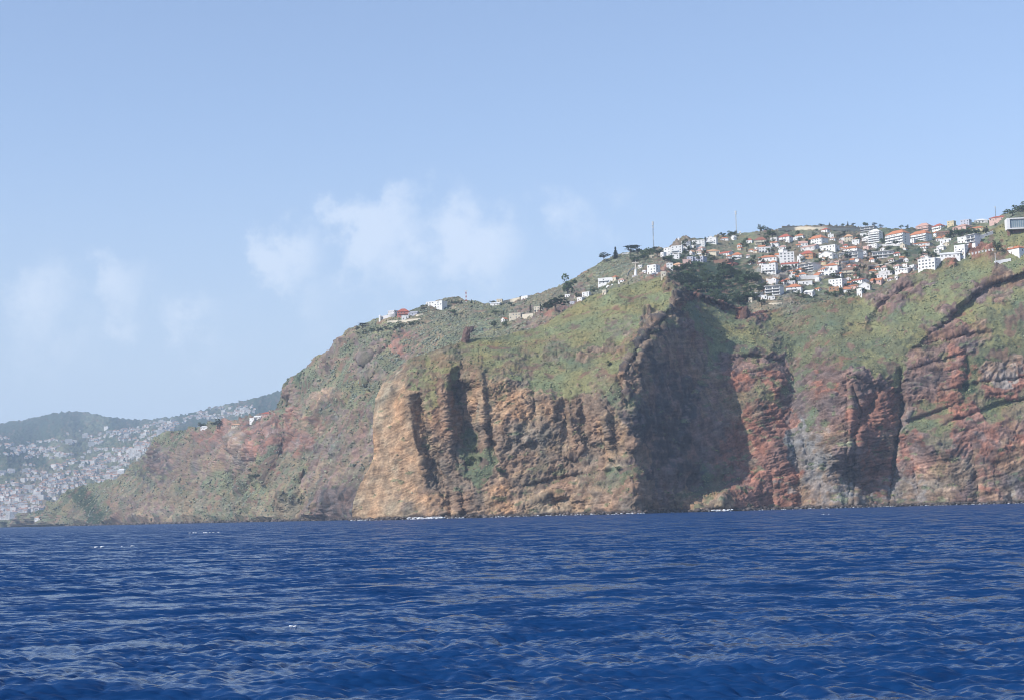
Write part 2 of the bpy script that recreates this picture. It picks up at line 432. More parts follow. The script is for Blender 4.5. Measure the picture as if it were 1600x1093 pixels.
DEPTH_A = [(553,808,1396),(585,640,1404),(585,700,1400),(560,760,1398),(625,572,1410),(600,600,1408),(620,700,1372),(610,790,1368),
 (660,808,1345),(700,803,1331),(800,803,1318),(900,801,1309),(1010,800,1298),(640,640,1372),(660,700,1358),(700,650,1357),(760,650,1352),(820,650,1344),
 (820,720,1334),(900,720,1325),(900,650,1334),(960,700,1318),(760,740,1338),(640,580,1390),(700,600,1370),(740,578,1374),(800,592,1364),(860,606,1355),
 (900,606,1351),(960,592,1343),(982,600,1338),(990,640,1320),(998,690,1309),(1006,740,1302),(1013,772,1299),(1016,797,1297),
 (985,560,1362),(1000,532,1388),(1015,510,1412),(1045,480,1448),(1062,464,1476),(1050,442,1500),(1042,434,1508),
 (660,558,1412),(730,535,1436),(800,524,1466),(850,507,1490),(890,482,1502),(930,462,1512),(1000,443,1512),
 (700,565,1388),(760,555,1400),(800,555,1404),(860,545,1418),(860,580,1380),(900,540,1416),(920,570,1376),(950,500,1452),(970,540,1402),(1000,480,1466),(1020,460,1484),(880,515,1458),(960,470,1482),
 (1026,792,1328),(1023,760,1330),(1020,730,1332),(1014,690,1338),(1010,640,1345),(1005,590,1354),(1020,550,1378),(1040,510,1418),(1066,474,1474),
 (1048,793,1352),(1050,740,1358),(1080,700,1390),(1050,640,1384),(1080,640,1410),(1080,580,1440),(1060,540,1424),(1085,520,1462),(1110,540,1486),(1100,500,1502),
 (1130,700,1428),(1110,745,1402),(1140,640,1446),(1140,600,1460),(1125,570,1474),(1076,795,1330),(1092,790,1326),(1112,779,1336),(1130,771,1348),(1150,783,1340),(1112,796,1318),(1140,796,1326),(1166,788,1352),(1178,780,1372),(1180,794,1360),(1078,772,1372),(1100,766,1384),(1128,758,1394),
 (1192,790,1378),(1180,740,1408),(1180,700,1420),(1180,640,1440),(1180,600,1456),(1190,560,1478),(1170,520,1508),(1150,495,1530),(1100,470,1528),(1075,462,1512),(1200,490,1548),(1130,515,1506),
 (1215,700,1416),(1215,780,1396),(1230,640,1456),(1240,580,1484),(1235,540,1512),(1230,500,1540),(1215,600,1458),
 (1260,700,1420),(1250,785,1396),(1290,700,1406),(1290,785,1384),(1325,700,1394),(1328,780,1376),(1290,620,1430),(1320,580,1440),(1290,560,1468),(1260,610,1458),
 (1345,765,1424),(1365,720,1424),(1380,775,1410),(1385,700,1424),(1380,640,1430),(1350,640,1424),(1415,690,1430),(1410,780,1404),(1390,600,1442),
 (1450,700,1412),(1450,784,1388),(1550,700,1404),(1590,782,1380),(1500,640,1424),(1500,740,1398),(1590,640,1422),(1560,600,1434),(1450,620,1436),(1470,570,1446),
 (1300,510,1504),(1300,475,1542),(1400,500,1484),(1400,455,1532),(1500,460,1490),(1500,402,1552),(1590,440,1490),(1590,360,1560),(1440,520,1468),(1520,540,1450),(1590,500,1458),(1350,540,1472),(1590,550,1446),(1345,468,1546),(1440,430,1540),
 (1690,780,1370),(1690,600,1425),(1690,450,1480),(1690,310,1570),(1780,780,1360),(1780,280,1570),(1780,550,1440)]
STROKES_A = [
 # the two dark clefts of the buff face and the ribs between them
 ([(721,592,.4),(722,606,1),(724,640,1),(728,678,.9),(727,712,.3)], 25, 19, 30, 6),
 ([(653,612,.2),(659,632,1),(668,680,1),(684,725,1),(692,748,.5)], 6, 20, 19, 4),
 ([(640,600,.2),(644,640,.8),(652,690,1),(664,735,.6)], 12, 6, -5, 3),
 ([(748,572,.4),(750,620,1),(754,668,1),(760,690,.3)], 8, 30, -7, 3),
 ([(690,600,.2),(694,640,1),(704,700,.6)], 6, 5, -4),
 ([(712,640),(716,690),(722,735,.2)], 7, 5, -9),
 ([(700,745,.2),(706,790,1),(706,806,1)], 5, 12, 10),
 ([(765,660,.3),(772,690,1),(775,712,.2)], 4, 12, 10),
 ([(722,770,.3),(728,806,1)], 5, 9, 9),
 ([(835,610,.3),(838,640,1),(834,665,.3)], 4, 10, 7),
 ([(878,610,.3),(884,650,1),(888,690,.5),(895,710,.1)], 4, 13, 8),
 ([(914,616,.3),(910,650,1),(920,690,1),(938,725,.2)], 4, 14, 9),
 ([(860,612,.2),(862,640,1),(866,665,.1)], 6, 3, -5),
 ([(898,612,.2),(900,640,1),(903,660,.1)], 8, 3, -7),
 ([(935,615,.3),(942,650,1),(952,690,1),(960,720,.3)], 8, 4, -7),
 ([(805,690,.2),(825,700,1),(845,694,.2)], 5, 8, 6),
 ([(880,712,.2),(896,718,1),(912,708,.2)], 4, 9, 7),
 ([(862,760,.2),(868,782,1),(884,776,.4)], 4, 9, 8),
 ([(800,762,.5),(850,754,1),(900,742,1),(960,736,.3)], 4, 5, 4),
 ([(810,790,.4),(860,770,1),(920,778,.6)], 4, 6, -4),
 # brown crags along the crest of the headland edge
 ([(1060,470,.5),(1035,490,1),(1010,520,1),(990,550,1),(975,580,.6)], 9, 5, -8),
 ([(1050,492,.3),(1025,508,1),(1005,540,1),(985,574,.5)], 4, 9, 9),
 ([(1000,548),(1015,540),(1030,530,.2)], 6, 5, -7),
 # crag band below the wood
 ([(1056,446,.6),(1080,456,1),(1105,463,1),(1130,472,1),(1152,478,.8),(1160,484,.3)], 6, 4, -9),
 ([(1066,458,.6),(1090,468,1),(1115,475,1),(1140,488,1),(1165,498,.8)], 3, 7, 5),
 ([(1042,470,.4),(1024,486,1),(1012,500,.4)], 3, 7, 8), ([(1022,500,.4),(1004,522,1),(996,540,.4)], 7, 3, -7), ([(1008,520,.3),(996,548,1),(986,566,.5)], 3, 8, 9),
 ([(990,540,.4),(976,562,1),(968,584,.6)], 6, 3, -6), ([(1034,478,.5),(1046,486,.4)], 4, 4, -6), ([(1000,556,.6),(1012,566,.4)], 5, 5, -6), ([(968,590,.5),(974,610,1),(980,640,.4)], 3, 6, 6),
 # slabs of the shadowed face
 ([(1120,560,.4),(1085,600,1),(1060,660,1),(1040,730,.5)], 6, 14, 8),
 ([(1095,560,.3),(1060,620,1),(1035,690,.4)], 16, 5, -6),
 # red wall, gully, grey buttress, alcove, dark crack
 ([(1150,560,.4),(1180,556,1),(1222,566,1),(1240,590,.4)], 4, 9, 9),
 ([(1238,520,.5),(1242,560,1),(1236,610,1),(1238,660,.5)], 8, 10, 3),
 ([(1238,672,.4),(1246,720,1),(1254,786,1)], 4, 10, 7),
 ([(1205,740,.2),(1208,786,1)], 3, 5, 6),
 ([(1332,600,.4),(1345,640,.8),(1337,690,.9),(1335,725,1)], 2.5, 11, 11), ([(1334,735,.7),(1334,760,1.2),(1334,790,1.5)], 2.5, 24, 12),
 ([(1326,590,.4),(1330,640,1),(1328,700,1),(1330,786,1)], 16, 2.5, -10),
 ([(1380,600,.3),(1365,630,1),(1350,660,.5)], 4, 10, 12),
 ([(1408,580,.6),(1410,640,1),(1402,690,1),(1396,750,.8),(1390,786,.4)], 2.5, 5, 11),
 ([(1412,596,.5),(1414,640,1),(1409,665,.4)], 2.5, 24, 13),
 ([(1360,580,.3),(1375,600,1),(1368,626,.3)], 10, 5, -7),
 ([(1320,575,.4),(1345,585,1),(1372,600,.4)], 7, 4, -8),
 # scarps of the green slope on the right, sharp on the upper left side
 ([(1640,410,1),(1600,430,1),(1545,447,1.1),(1515,470,1.1),(1490,490,1),(1466,512,1),(1440,535,.5)], 14, 2.2, 9) ,
 ([(1640,404,1),(1598,424,1),(1545,441,1),(1512,462,1),(1487,483,1),(1462,506,.6)], 2.4, 8, -5),
 ([(1442,450,.6),(1410,461,1),(1386,478,1),(1372,500,.8),(1367,516,.4)], 11, 12, 12, 4),
 ([(1424,452,.4),(1408,468,1),(1396,484,.3)], 4, 5, -5),
 ([(1340,500,.4),(1322,520,1),(1308,540,.4)], 8, 4, 3),
 ([(1262,528,.4),(1246,536,1),(1238,548,.4)], 8, 4, 3),
 ([(1420,548,.3),(1450,536,1),(1500,524,1),(1540,520,.4)], 3, 8, 6),
 ([(1425,575,.3),(1460,564,1),(1500,552,.3)], 3, 7, 6),
 ([(1410,660,.4),(1450,648,1),(1500,630,.4)], 3, 8, 6),
 ([(1480,660,.3),(1560,630,1),(1640,615,.6)], 3, 9, 7),
 ([(1510,548,.3),(1514,580,1),(1508,620,.4)], 5, 8, 7),
 ([(1578,765,.3),(1584,786,1)], 3, 10, 8),
 ([(1520,700,.4),(1526,745,1),(1530,784,.8)], 4, 10, 6),
 ([(1430,720,.3),(1437,760,1),(1434,784,.5)], 4, 9, 6),
 ([(1470,610,.4),(1540,596,1),(1600,588,.6)], 3, 7, 5),
]
_A = """600 620 b|600 700 b|600 780 b|640 640 b|640 700 b|640 760 b|660 790 bB|570 785 b|618 592 bB|650 600 y|690 578 y|660 565 o|690 552 o|720 545 oy|700 620 B|722 640 B|700 700 B|692 740 B
660 600 yo|736 590 oB|700 590 yo|760 600 bo|760 650 b|790 622 b|745 700 e|740 728 e|762 682 B|720 780 B|770 780 bB|686 795 Bb|735 760 B|790 660 bB|790 720 B|800 600 oB
820 640 b|850 630 bB|872 640 Bb|900 640 B|940 640 B|960 672 bB|830 690 B|880 690 bB|920 700 B|965 715 bB|830 735 Bo|880 740 B|930 745 Bo|968 738 eo|820 772 bB|870 786 b|920 772 Bb|970 780 B|1000 780 B|850 792 b|985 700 B|960 620 Be
850 600 y|900 592 y|950 596 yo|820 540 oy|865 552 o|920 552 oB|820 530 y|900 520 y|950 480 y|1000 460 y|1030 442 y|860 580 y|905 566 e|950 545 oB|955 568 y|800 580 yo|770 560 yo|760 540 y|780 530 ey|840 520 y|880 500 y|930 490 y|970 465 y|1020 455 y|985 490 y|990 515 oy|960 520 yo|930 530 y
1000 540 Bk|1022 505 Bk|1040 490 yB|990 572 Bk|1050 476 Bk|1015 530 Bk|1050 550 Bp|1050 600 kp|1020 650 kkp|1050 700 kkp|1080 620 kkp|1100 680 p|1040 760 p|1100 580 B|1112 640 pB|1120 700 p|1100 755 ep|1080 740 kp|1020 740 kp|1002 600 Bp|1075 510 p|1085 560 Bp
1085 790 b|1105 782 Bb|1120 772 o|1150 782 Br|1165 790 r|1135 790 Bb|1100 500 e|1130 520 y|1150 540 e|1110 482 e|1170 520 y|1195 540 ey|1140 500 y|1080 461 kr|1107 468 kr|1138 480 kr|1162 494 kr|1052 452 Bk|1095 478 ye
1150 567 p|1182 562 p|1212 572 p|1150 592 rp|1205 586 r|1158 620 o|1195 612 oy|1170 655 Br|1150 700 r|1190 680 r|1200 740 r|1170 770 r|1220 700 r|1222 780 r|1212 645 r|1160 730 rp|1145 640 Bo|1180 715 rB
1240 540 e|1262 562 pe|1282 520 pe|1270 500 e|1255 582 ep|1300 530 e|1320 510 ey|1340 540 e|1312 592 p|1332 580 p|1352 602 p|1290 606 rp|1300 632 p|1252 642 p|1262 655 pe|1245 682 g|1262 722 g|1285 700 gB|1290 752 gB|1268 772 gB|1312 690 Bp|1320 760 Bg|1300 782 Bg|1335 722 p|1240 762 Bg|1218 742 r|1238 610 pe
1348 664 r|1382 640 r|1372 702 rp|1392 662 rB|1360 752 pr|1380 772 pr|1375 722 r|1400 692 B|1407 650 pg|1400 742 gp|1390 784 gB|1420 704 pr|1432 652 e|1462 656 ye|1452 602 p|1432 612 p|1472 592 rp|1480 622 rB|1440 582 p|1500 592 r|1490 562 pr|1440 550 pB|1470 530 pB|1460 542 pB|1510 532 p|1532 516 oB|1560 520 y|1590 520 e|1520 562 de|1512 602 ed|1550 580 gB|1575 590 gw|1592 570 Bg|1560 612 r|1592 602 r|1560 630 ye|1592 632 o|1540 642 yo
1450 702 p|1440 762 Bg|1460 772 B|1480 722 Bo|1500 692 rp|1500 742 B|1550 702 rp|1540 742 rB|1580 722 B|1560 772 pB|1592 772 p|1500 777 p|1520 662 r|1580 672 pB|1420 786 gB|1500 788 gB|1570 788 gB|1345 789 gB|1430 690 rp|1470 680 o|1600 700 rB
1370 520 y|1400 540 e|1390 570 ey|1420 482 y|1450 472 y|1480 450 y|1390 482 e|1350 490 y|1350 505 oy|1520 430 y|1560 400 yo|1500 412 e|1590 402 y|1590 460 y|1550 472 y|1520 490 y|1560 492 e|1592 492 e|1420 460 p|1402 470 p|1380 482 p|1440 452 p|1375 500 pe|1490 500 p|1470 515 p|1530 462 p|1555 446 Bp|1578 440 B|1605 434 Bp|1280 480 oe|1240 490 oe|1210 510 ey|1310 480 e|1450 420 eo|1540 360 y|1580 345 y|1600 375 y|1430 510 y|1410 520 ey|1330 560 e|1360 560 ey|1450 500 y|1440 440 oy|1500 395 r|1545 388 r
1690 600 rp|1690 450 y|1690 700 B|1780 500 y|1780 700 p|1690 340 e|1000 440 y|1225 460 o|1260 540 e|1225 520 o|1560 545 e|1590 545 e"""
CTL_A = [(float(a), float(b), c) for a, b, c in (w.split() for w in _A.replace('\n', '|').split('|'))]  # dark k mixes on the bay face deepen its shade by colour
dA = Rbf([(a, b) for a, b, _ in DEPTH_A], [c for *_, c in DEPTH_A], 8.0)
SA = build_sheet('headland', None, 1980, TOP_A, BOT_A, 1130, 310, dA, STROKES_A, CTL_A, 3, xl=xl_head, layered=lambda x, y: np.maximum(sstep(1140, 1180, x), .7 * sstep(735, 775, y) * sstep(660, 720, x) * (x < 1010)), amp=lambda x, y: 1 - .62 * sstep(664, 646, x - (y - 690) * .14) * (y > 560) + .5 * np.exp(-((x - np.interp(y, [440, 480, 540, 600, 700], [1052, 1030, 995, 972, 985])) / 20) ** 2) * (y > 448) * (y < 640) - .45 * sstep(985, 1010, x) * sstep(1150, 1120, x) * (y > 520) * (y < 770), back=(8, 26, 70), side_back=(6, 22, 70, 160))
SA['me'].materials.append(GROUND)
tag(link('headland_cliff', SA['me']), 'buff and red sea cliffs with a green scrub crest', kind='structure')

# ---- slopes behind: the long cliff on the left, the ridge and the town hillside
SKY_B = poly([(-200,822),(0,818),(40,806),(75,795),(105,780),(150,766),(190,752),(215,737),(236,722),(243,712),(247,698),(264,686),(285,676),(300,670),(330,665),(370,665),(400,656),
  (425,648),(436,634),(449,610),(462,598),(478,590),(488,575),(498,560),(524,546),(534,534),(545,519),(560,510),(590,503),(640,493),(668,486),(690,477),(715,471),(745,471),(765,474),(800,469),
  (830,463),(852,456),(870,448),(900,434),(925,418),(950,404),(975,394),(1000,393),(1022,389),(1045,386),(1058,378),(1066,373),(1100,372),(1130,368),(1160,364),(1190,361),
  (1215,359),(1240,352),(1300,353),(1350,355),(1400,358),(1450,355),(1500,352),(1550,343),(1580,331),(1600,323),(1680,292),(1780,262),(1980,190)])
BOT_B = poly([(-200,827.5),(0,823.5),(60,822.5),(120,821),(200,819.4),(300,817.2),(400,815.2),(500,813.5),(560,813),(600,790),(650,640),(680,600),(740,565),(860,548),(940,500),(1000,482),(1060,492),(1100,492),(1180,508),(1300,492),
  (1400,472),(1500,424),(1600,380),(1780,320),(1980,255)])
DEPTH_B = [(-200,826,4700),(0,821,4200),(60,818,3650),(100,816,3250),(200,815,2820),(300,813,2500),(400,811,2200),(500,809,1920),(560,808,1750),
 (-100,821,4500),(40,808,3800),(100,785,3420),(150,768,3260),(215,738,3110),(247,700,3060),(265,686,3000),(330,666,2780),(430,642,2480),(450,610,2380),(500,560,2260),(550,515,2160),(600,502,2120),
 (700,475,2120),(800,469,2100),(880,444,2070),(950,405,2040),(1000,394,2050),(1060,376,2060),(1150,366,2160),(1240,354,2260),(1350,356,2320),(1450,357,2260),(1550,345,2160),(1600,324,2110),(1700,285,2060),(1780,262,2050),
 (400,700,2310),(400,760,2250),(300,740,2680),(300,780,2570),(200,780,2960),(480,720,2070),(480,770,1990),(500,650,2090),(440,680,2290),(560,600,1980),(540,700,1890),(560,760,1800),(520,780,1860),(620,520,2040),(600,560,1960),(640,560,1900),(700,520,1890),(580,540,2040),(520,590,2130),(470,620,2280),
 (600,700,1800),(620,640,1800),(800,500,1870),(750,490,1990),(900,462,1850),(860,482,1790),(960,430,1850),(1000,425,1790),(1040,432,1720),(930,440,1890),(660,500,2040),(850,465,1980),
 (740,560,1730),(860,545,1690),(1000,484,1660),(1060,490,1640),(1100,480,1620),(1180,505,1580),(1300,490,1594),(1400,470,1596),(1500,422,1604),(1600,380,1625),(1780,320,1640),
 (1200,440,1700),(1200,400,1870),(1100,400,1900),(1100,440,1720),(1300,440,1690),(1300,400,1870),(1300,376,2060),(1400,420,1730),(1400,382,1960),(1450,400,1800),(1500,372,1900),(1200,470,1620),(1250,460,1640),(1250,420,1780),(1350,460,1622),(1560,365,1800),(1590,345,1830),(1150,385,2010),(1050,410,1850)]
STROKES_B = [
 ([(563,560,.3),(575,572,1),(590,556,1),(612,545,.5)], 3, 12, 18), ([(568,590,.4),(572,606,1),(582,592,.4)], 3, 12, 16),
 ([(500,575,.4),(515,572,1),(540,560,.3)], 4, 14, 14), ([(420,660,.3),(428,690,1),(424,740,.6)], 18, 5, -20), ([(450,640,.3),(462,680,1),(440,740,1),(415,790,.4)], 5, 22, 20),
 ([(500,620,.4),(498,660,1),(480,710,1),(440,780,1),(420,806,.6)], 18, 6, -20), ([(535,640,.4),(528,690,1),(500,740,1),(470,800,.6)], 5, 20, 18),
 ([(330,690,.3),(310,720,1),(280,770,.5)], 18, 6, -22), ([(360,690,.3),(372,712,1),(380,740,.3)], 6, 12, 18), ([(400,680,.4),(398,720,1),(360,780,1),(330,808,.4)], 6, 22, 24),
 ([(250,700,.4),(262,740,1),(230,790,.6)], 14, 6, -18), ([(470,740,.4),(466,800,1)], 10, 4, -12), ([(300,690),(276,730,1),(240,790,.4)], 6, 18, 20),
 ([(190,770,.4),(170,808,1)], 14, 6, -14), ([(700,486,.4),(640,530,1),(600,560,.3)], 10, 20, 14), ([(760,500,.4),(700,520,1),(660,540,.3)], 18, 8, -10)]
_B = """0 822 e|60 805 ed|100 792 e|140 792 d|160 772 e|200 762 oe|200 792 op|250 782 po|240 742 ek|254 722 pk|250 702 pe|270 690 e|290 682 ed|320 672 e|300 702 po|332 692 rp|312 722 po|350 682 rp|360 702 pB|374 700 gB|402 690 rp|390 722 po|340 732 po|350 762 e|300 772 oe|250 802 op|300 802 o|400 752 e|420 722 e|440 682 rp|452 702 rp|462 662 rp|440 742 rpo|400 792 eo|452 762 oe|482 742 eo|452 792 o|482 782 oy|500 795 po|522 790 kp|422 652 pe|460 622 po|472 602 ed|480 642 eo|280 755 po|350 790 oe|230 765 eo|410 770 ey|370 740 pe|330 760 po|120 812 oe|60 816 ep
430 662 rp|450 690 rp|482 655 rpo|514 628 bB|506 640 ep|522 634 pe|500 602 e|490 592 e|522 562 po|512 582 po|540 592 e|560 562 e|580 542 e|540 622 ey|540 652 po|560 702 po|540 702 po|520 682 pe|560 642 pe|500 722 ep|522 742 po|540 782 pk|500 762 po|472 702 rpo|575 582 po|602 550 po|622 545 rp|622 562 e|602 602 e|570 622 ey|480 690 rp|490 672 eB|548 730 po|515 712 po|460 725 eo|440 640 e
620 522 e|560 534 po|580 522 e|700 512 e|750 492 ey|700 492 eo|652 512 oe|800 480 oe|850 472 oe|822 506 po|852 502 po|800 512 e|900 442 e|920 432 ey|950 412 ey|960 424 e|880 452 oe|900 472 po|870 492 rp|930 442 e|1000 440 o|1010 402 ed|1000 398 ed|560 512 e|600 508 y|780 495 ey|720 480 eo|640 500 e|680 500 oe|980 425 eo|1020 425 Br|880 480 po
1100 382 ed|1200 382 oe|1300 392 oe|1400 392 ed|1080 432 d|1120 442 d|1150 432 d|1150 456 d|1200 452 o|1190 445 ow|1250 442 oe|1260 462 ed|1330 462 ed|1380 442 oe|1350 452 e|1440 426 er|1480 402 e|1540 382 y|1060 420 d|1060 378 oB|1160 372 ey|1050 400 d|1130 395 eo|1240 380 eo|1340 420 Bp|1290 445 ey|1230 362 e|1450 390 ed|1500 365 ed|1580 335 e|1230 430 w|1270 432 w|1300 432 w|1180 460 o|1700 300 e|1020 445 oy|1010 460 y|1050 386 rp|1100 372 oy|1030 412 oB"""
CTL_B = [(float(a), float(b), c) for a, b, c in (w.split() for w in _B.replace('\n', '|').split('|'))]
dB = Rbf([(a, b) for a, b, _ in DEPTH_B], [c for *_, c in DEPTH_B], 10.0)
SB = build_sheet('hillside', -200, 1980, SKY_B, BOT_B, 1420, 230, dB, STROKES_B, CTL_B, 41, rock_amp=0.9, stroke_gain=1.6, ribs=10.0, frac_amp=0.3, wash=0.12, back=(20, 80, 240))
SB['me'].materials.append(GROUND)
tag(link('hillside', SB['me']), 'long coastal hillside of scrub slopes and reddish cliffs', kind='structure')

# ---- mountains and the slopes of the far town
SKY_C = poly([(-400,690),(-150,668),(-50,662),(0,661),(30,656),(60,650),(85,645),(110,642),(135,643),(160,649),(185,653),(205,655),(235,654),(260,652),(300,645),(330,637),(352,631),(370,628),(395,622),(420,615),(445,608),(475,598),(520,585),(640,560)])
BOT_C = poly([(-400,834),(640,810)])
_C = poly([(-400,690),(-150,668),(-50,662),(0,661),(30,656),(60,650),(85,645),(110,642),(135,643),(160,649),(185,653),(205,655),(235,654),(260,652),(300,645),(330,637),(352,631),(370,628),(395,622),(420,615),(445,608),(475,598),(520,585),(640,560)])
BOT_C = poly([(-400,834),(640,810)])
_C = poly([(-400,690),(-150,668),(-50,662),(0,661),(30,656),(60,650),(85,645),(110,642),(135,643),(160,649),(185,653),(205,655),(235,654),(260,652),(300,645),(330,637),(352,631),(370,628),(395,622),(420,615),(445,608),(475,598),(520,585),(640,560)])
BOT_C = poly([(-400,834),(640,810)])
_C = poly([(-400,690),(-150,668),(-50,662),(0,661),(30,656),(60,650),(85,645),(110,642),(135,643),(160,649),(185,653),(205,655),(235,654),(260,652),(300,645),(330,637),(352,631),(370,628),(395,622),(420,615),(445,608),(475,598),(520,585),(640,560)])
BOT_C = poly([(-400,834),(640,810)])
DEPTH_C = [(-400,832,5200),(0,822,5000),(200,815,5000),(400,812,5200),(640,808,5200),(0,780,5450),(150,780,5400),(0,740,6000),(100,740,6000),(200,720,6300),(0,700,7600),(100,690,8400),(200,690,7800),(250,670,9300),
  (0,664,13600),(110,646,14000),(210,658,13600),(250,656,13400),(350,634,12800),(450,608,12300),(640,562,12200),(60,680,10600),(150,672,11000),(330,655,10800),(400,640,10800),(-400,690,13600),(-400,740,7000),(400,680,8600),(500,640,10500)]
_C = poly([(-400,690),(-150,668),(-50,662),(0,661),(30,656),(60,650),(85,645),(110,642),(135,643),(160,649),(185,653),(205,655),(235,654),(260,652),(300,645),(330,637),(352,631),(370,628),(395,622),(420,615),(445,608),(475,598),(520,585),(640,560)])
BOT_C = poly([(-400,834),(640,810)])
DEPTH_C = [(-400,832,5200),(0,822,5000),(200,815,5000),(400,812,5200),(640,808,5200),(0,780,5350),(150,780,5300),(0,740,5750),(100,740,5800),(200,720,5900),(0,700,6600),(100,690,6900),(200,690,6500),(250,670,6900),
  (0,664,9000),(110,646,9200),(210,658,8900),(250,656,8700),(350,634,8400),(450,608,8100),(640,562,8000),(60,680,7900),(150,672,7900),(330,655,7500),(400,640,7400),(-400,690,9000),(-400,740,6200),(400,680,6600),(500,640,7000)]
_C = "0 660 d|100 650 d|200 660 d|60 680 d|300 660 d|400 630 d|0 690 d|150 680 de|250 690 de|350 670 de|100 710 e|0 730 ed|200 710 ed|60 720 d|50 750 eo|150 745 e|250 730 eo|100 775 eo|0 790 eo|0 770 ed|60 800 o|150 790 e|20 815 eo|400 660 de|-300 700 d|-200 780 e|200 735 de"
CTL_C = [(float(a), float(b), c) for a, b, c in (w.split() for w in _C.split('|'))]
dC = Rbf([(a, b) for a, b, _ in DEPTH_C], [c for *_, c in DEPTH_C], 10.0)
STROKES_C = [([(80,650,.4),(60,672,1),(40,690,.4)], 14, 8, 160), ([(130,650),(120,672,1),(130,690,.4)], 14, 10, 180), ([(170,655),(180,672,1),(170,690,.5)], 12, 10, -150), ([(350,635),(330,655,1),(300,672,.5)], 10, 14, 160), ([(400,625),(390,645,1),(370,665,.4)], 10, 12, -140), ([(20,700),(60,708,1),(110,700,.5)], 10, 12, -160), ([(300,680),(240,690,1),(190,705,.4)], 8, 10, -160)]
SC = build_sheet('mountain', -400, 640, SKY_C, BOT_C, 420, 150, dC, STROKES_C, CTL_C, 77, rock_amp=2.0, frac_amp=0.0, back=(150, 600, 1200))
SC['me'].materials.append(GROUND)
tag(link('mountain_slopes', SC['me']), 'hazy mountain slopes with a town at their foot', kind='structure')

# ------------------------------------------------------------------ ray casting on the land
def bvh(S):
    V = S['V']; R, C = V.shape[:2]
    return BVHTree.FromPolygons(V.reshape(-1, 3).tolist(), grid_faces(R, C).tolist())
BVH = {'A': bvh(SA), 'B': bvh(SB), 'C': bvh(SC)}
def hit(px, py, layers='ABC'):
    d = ray(px, py); best = None
    for L in layers:
        r_ = BVH[L].ray_cast(Vector(CAM), Vector(d).normalized(), 20000)
        if r_[0] is not None and (best is None or r_[3] < best[1]): best = (np.array(r_[0]), r_[3], np.array(r_[1]), L)
    return best
def ground_z(x, y, layers='AB'):
    z = None
    for L in layers:
        r_ = BVH[L].ray_cast(Vector((x, y, 2000)), Vector((0, 0, -1)), 4000)
        if r_[0] is not None and (z is None or r_[0].z > z): z = r_[0].z
    return z
lap('bvh')

# ------------------------------------------------------------------ scrub: low bushes all over the green slopes, one mass per slope
ICO_V, ICO_F = None, None
def _ico():
    t = (1 + 5 ** .5) / 2
    v = np.array([(-1,t,0),(1,t,0),(-1,-t,0),(1,-t,0),(0,-1,t),(0,1,t),(0,-1,-t),(0,1,-t),(t,0,-1),(t,0,1),(-t,0,-1),(-t,0,1)], float)
    f = np.array([(0,11,5),(0,5,1),(0,1,7),(0,7,10),(0,10,11),(1,5,9),(5,11,4),(11,10,2),(10,7,6),(7,1,8),(3,9,4),(3,4,2),(3,2,6),(3,6,8),(3,8,9),(4,9,5),(2,4,11),(6,2,10),(8,6,7),(9,8,1)])
    return v / np.linalg.norm(v[0]), f
ICO_V, ICO_F = _ico()
LEAF = attr_mat('leaves', rough=0.9, scale=1.6, amount=0.30, bump=0.5, dist=0.4)
def bushes(pos, size, rgb, rng, squash=0.75):
    n = len(pos)
    d = ICO_V[None] * (1 + rng.uniform(-.42, .42, (n, 12, 1)))
    a = rng.uniform(0, 6.28, n); c, s_ = np.cos(a)[:, None], np.sin(a)[:, None]
    x = d[..., 0] * c - d[..., 1] * s_; y = d[..., 0] * s_ + d[..., 1] * c
    d = np.stack([x, y, d[..., 2] * squash], -1)
    v = pos[:, None] + d * size[:, None, None]
    col = np.clip(rgb[:, None] * (1 + rng.uniform(-.15, .15, (n, 12, 1))), 0.004, 0.8)
    f = ICO_F[None] + (np.arange(n) * 12)[:, None, None]
    return v.reshape(-1, 3), f.reshape(-1, 3), np.broadcast_to(col, v.shape).reshape(-1, 3)
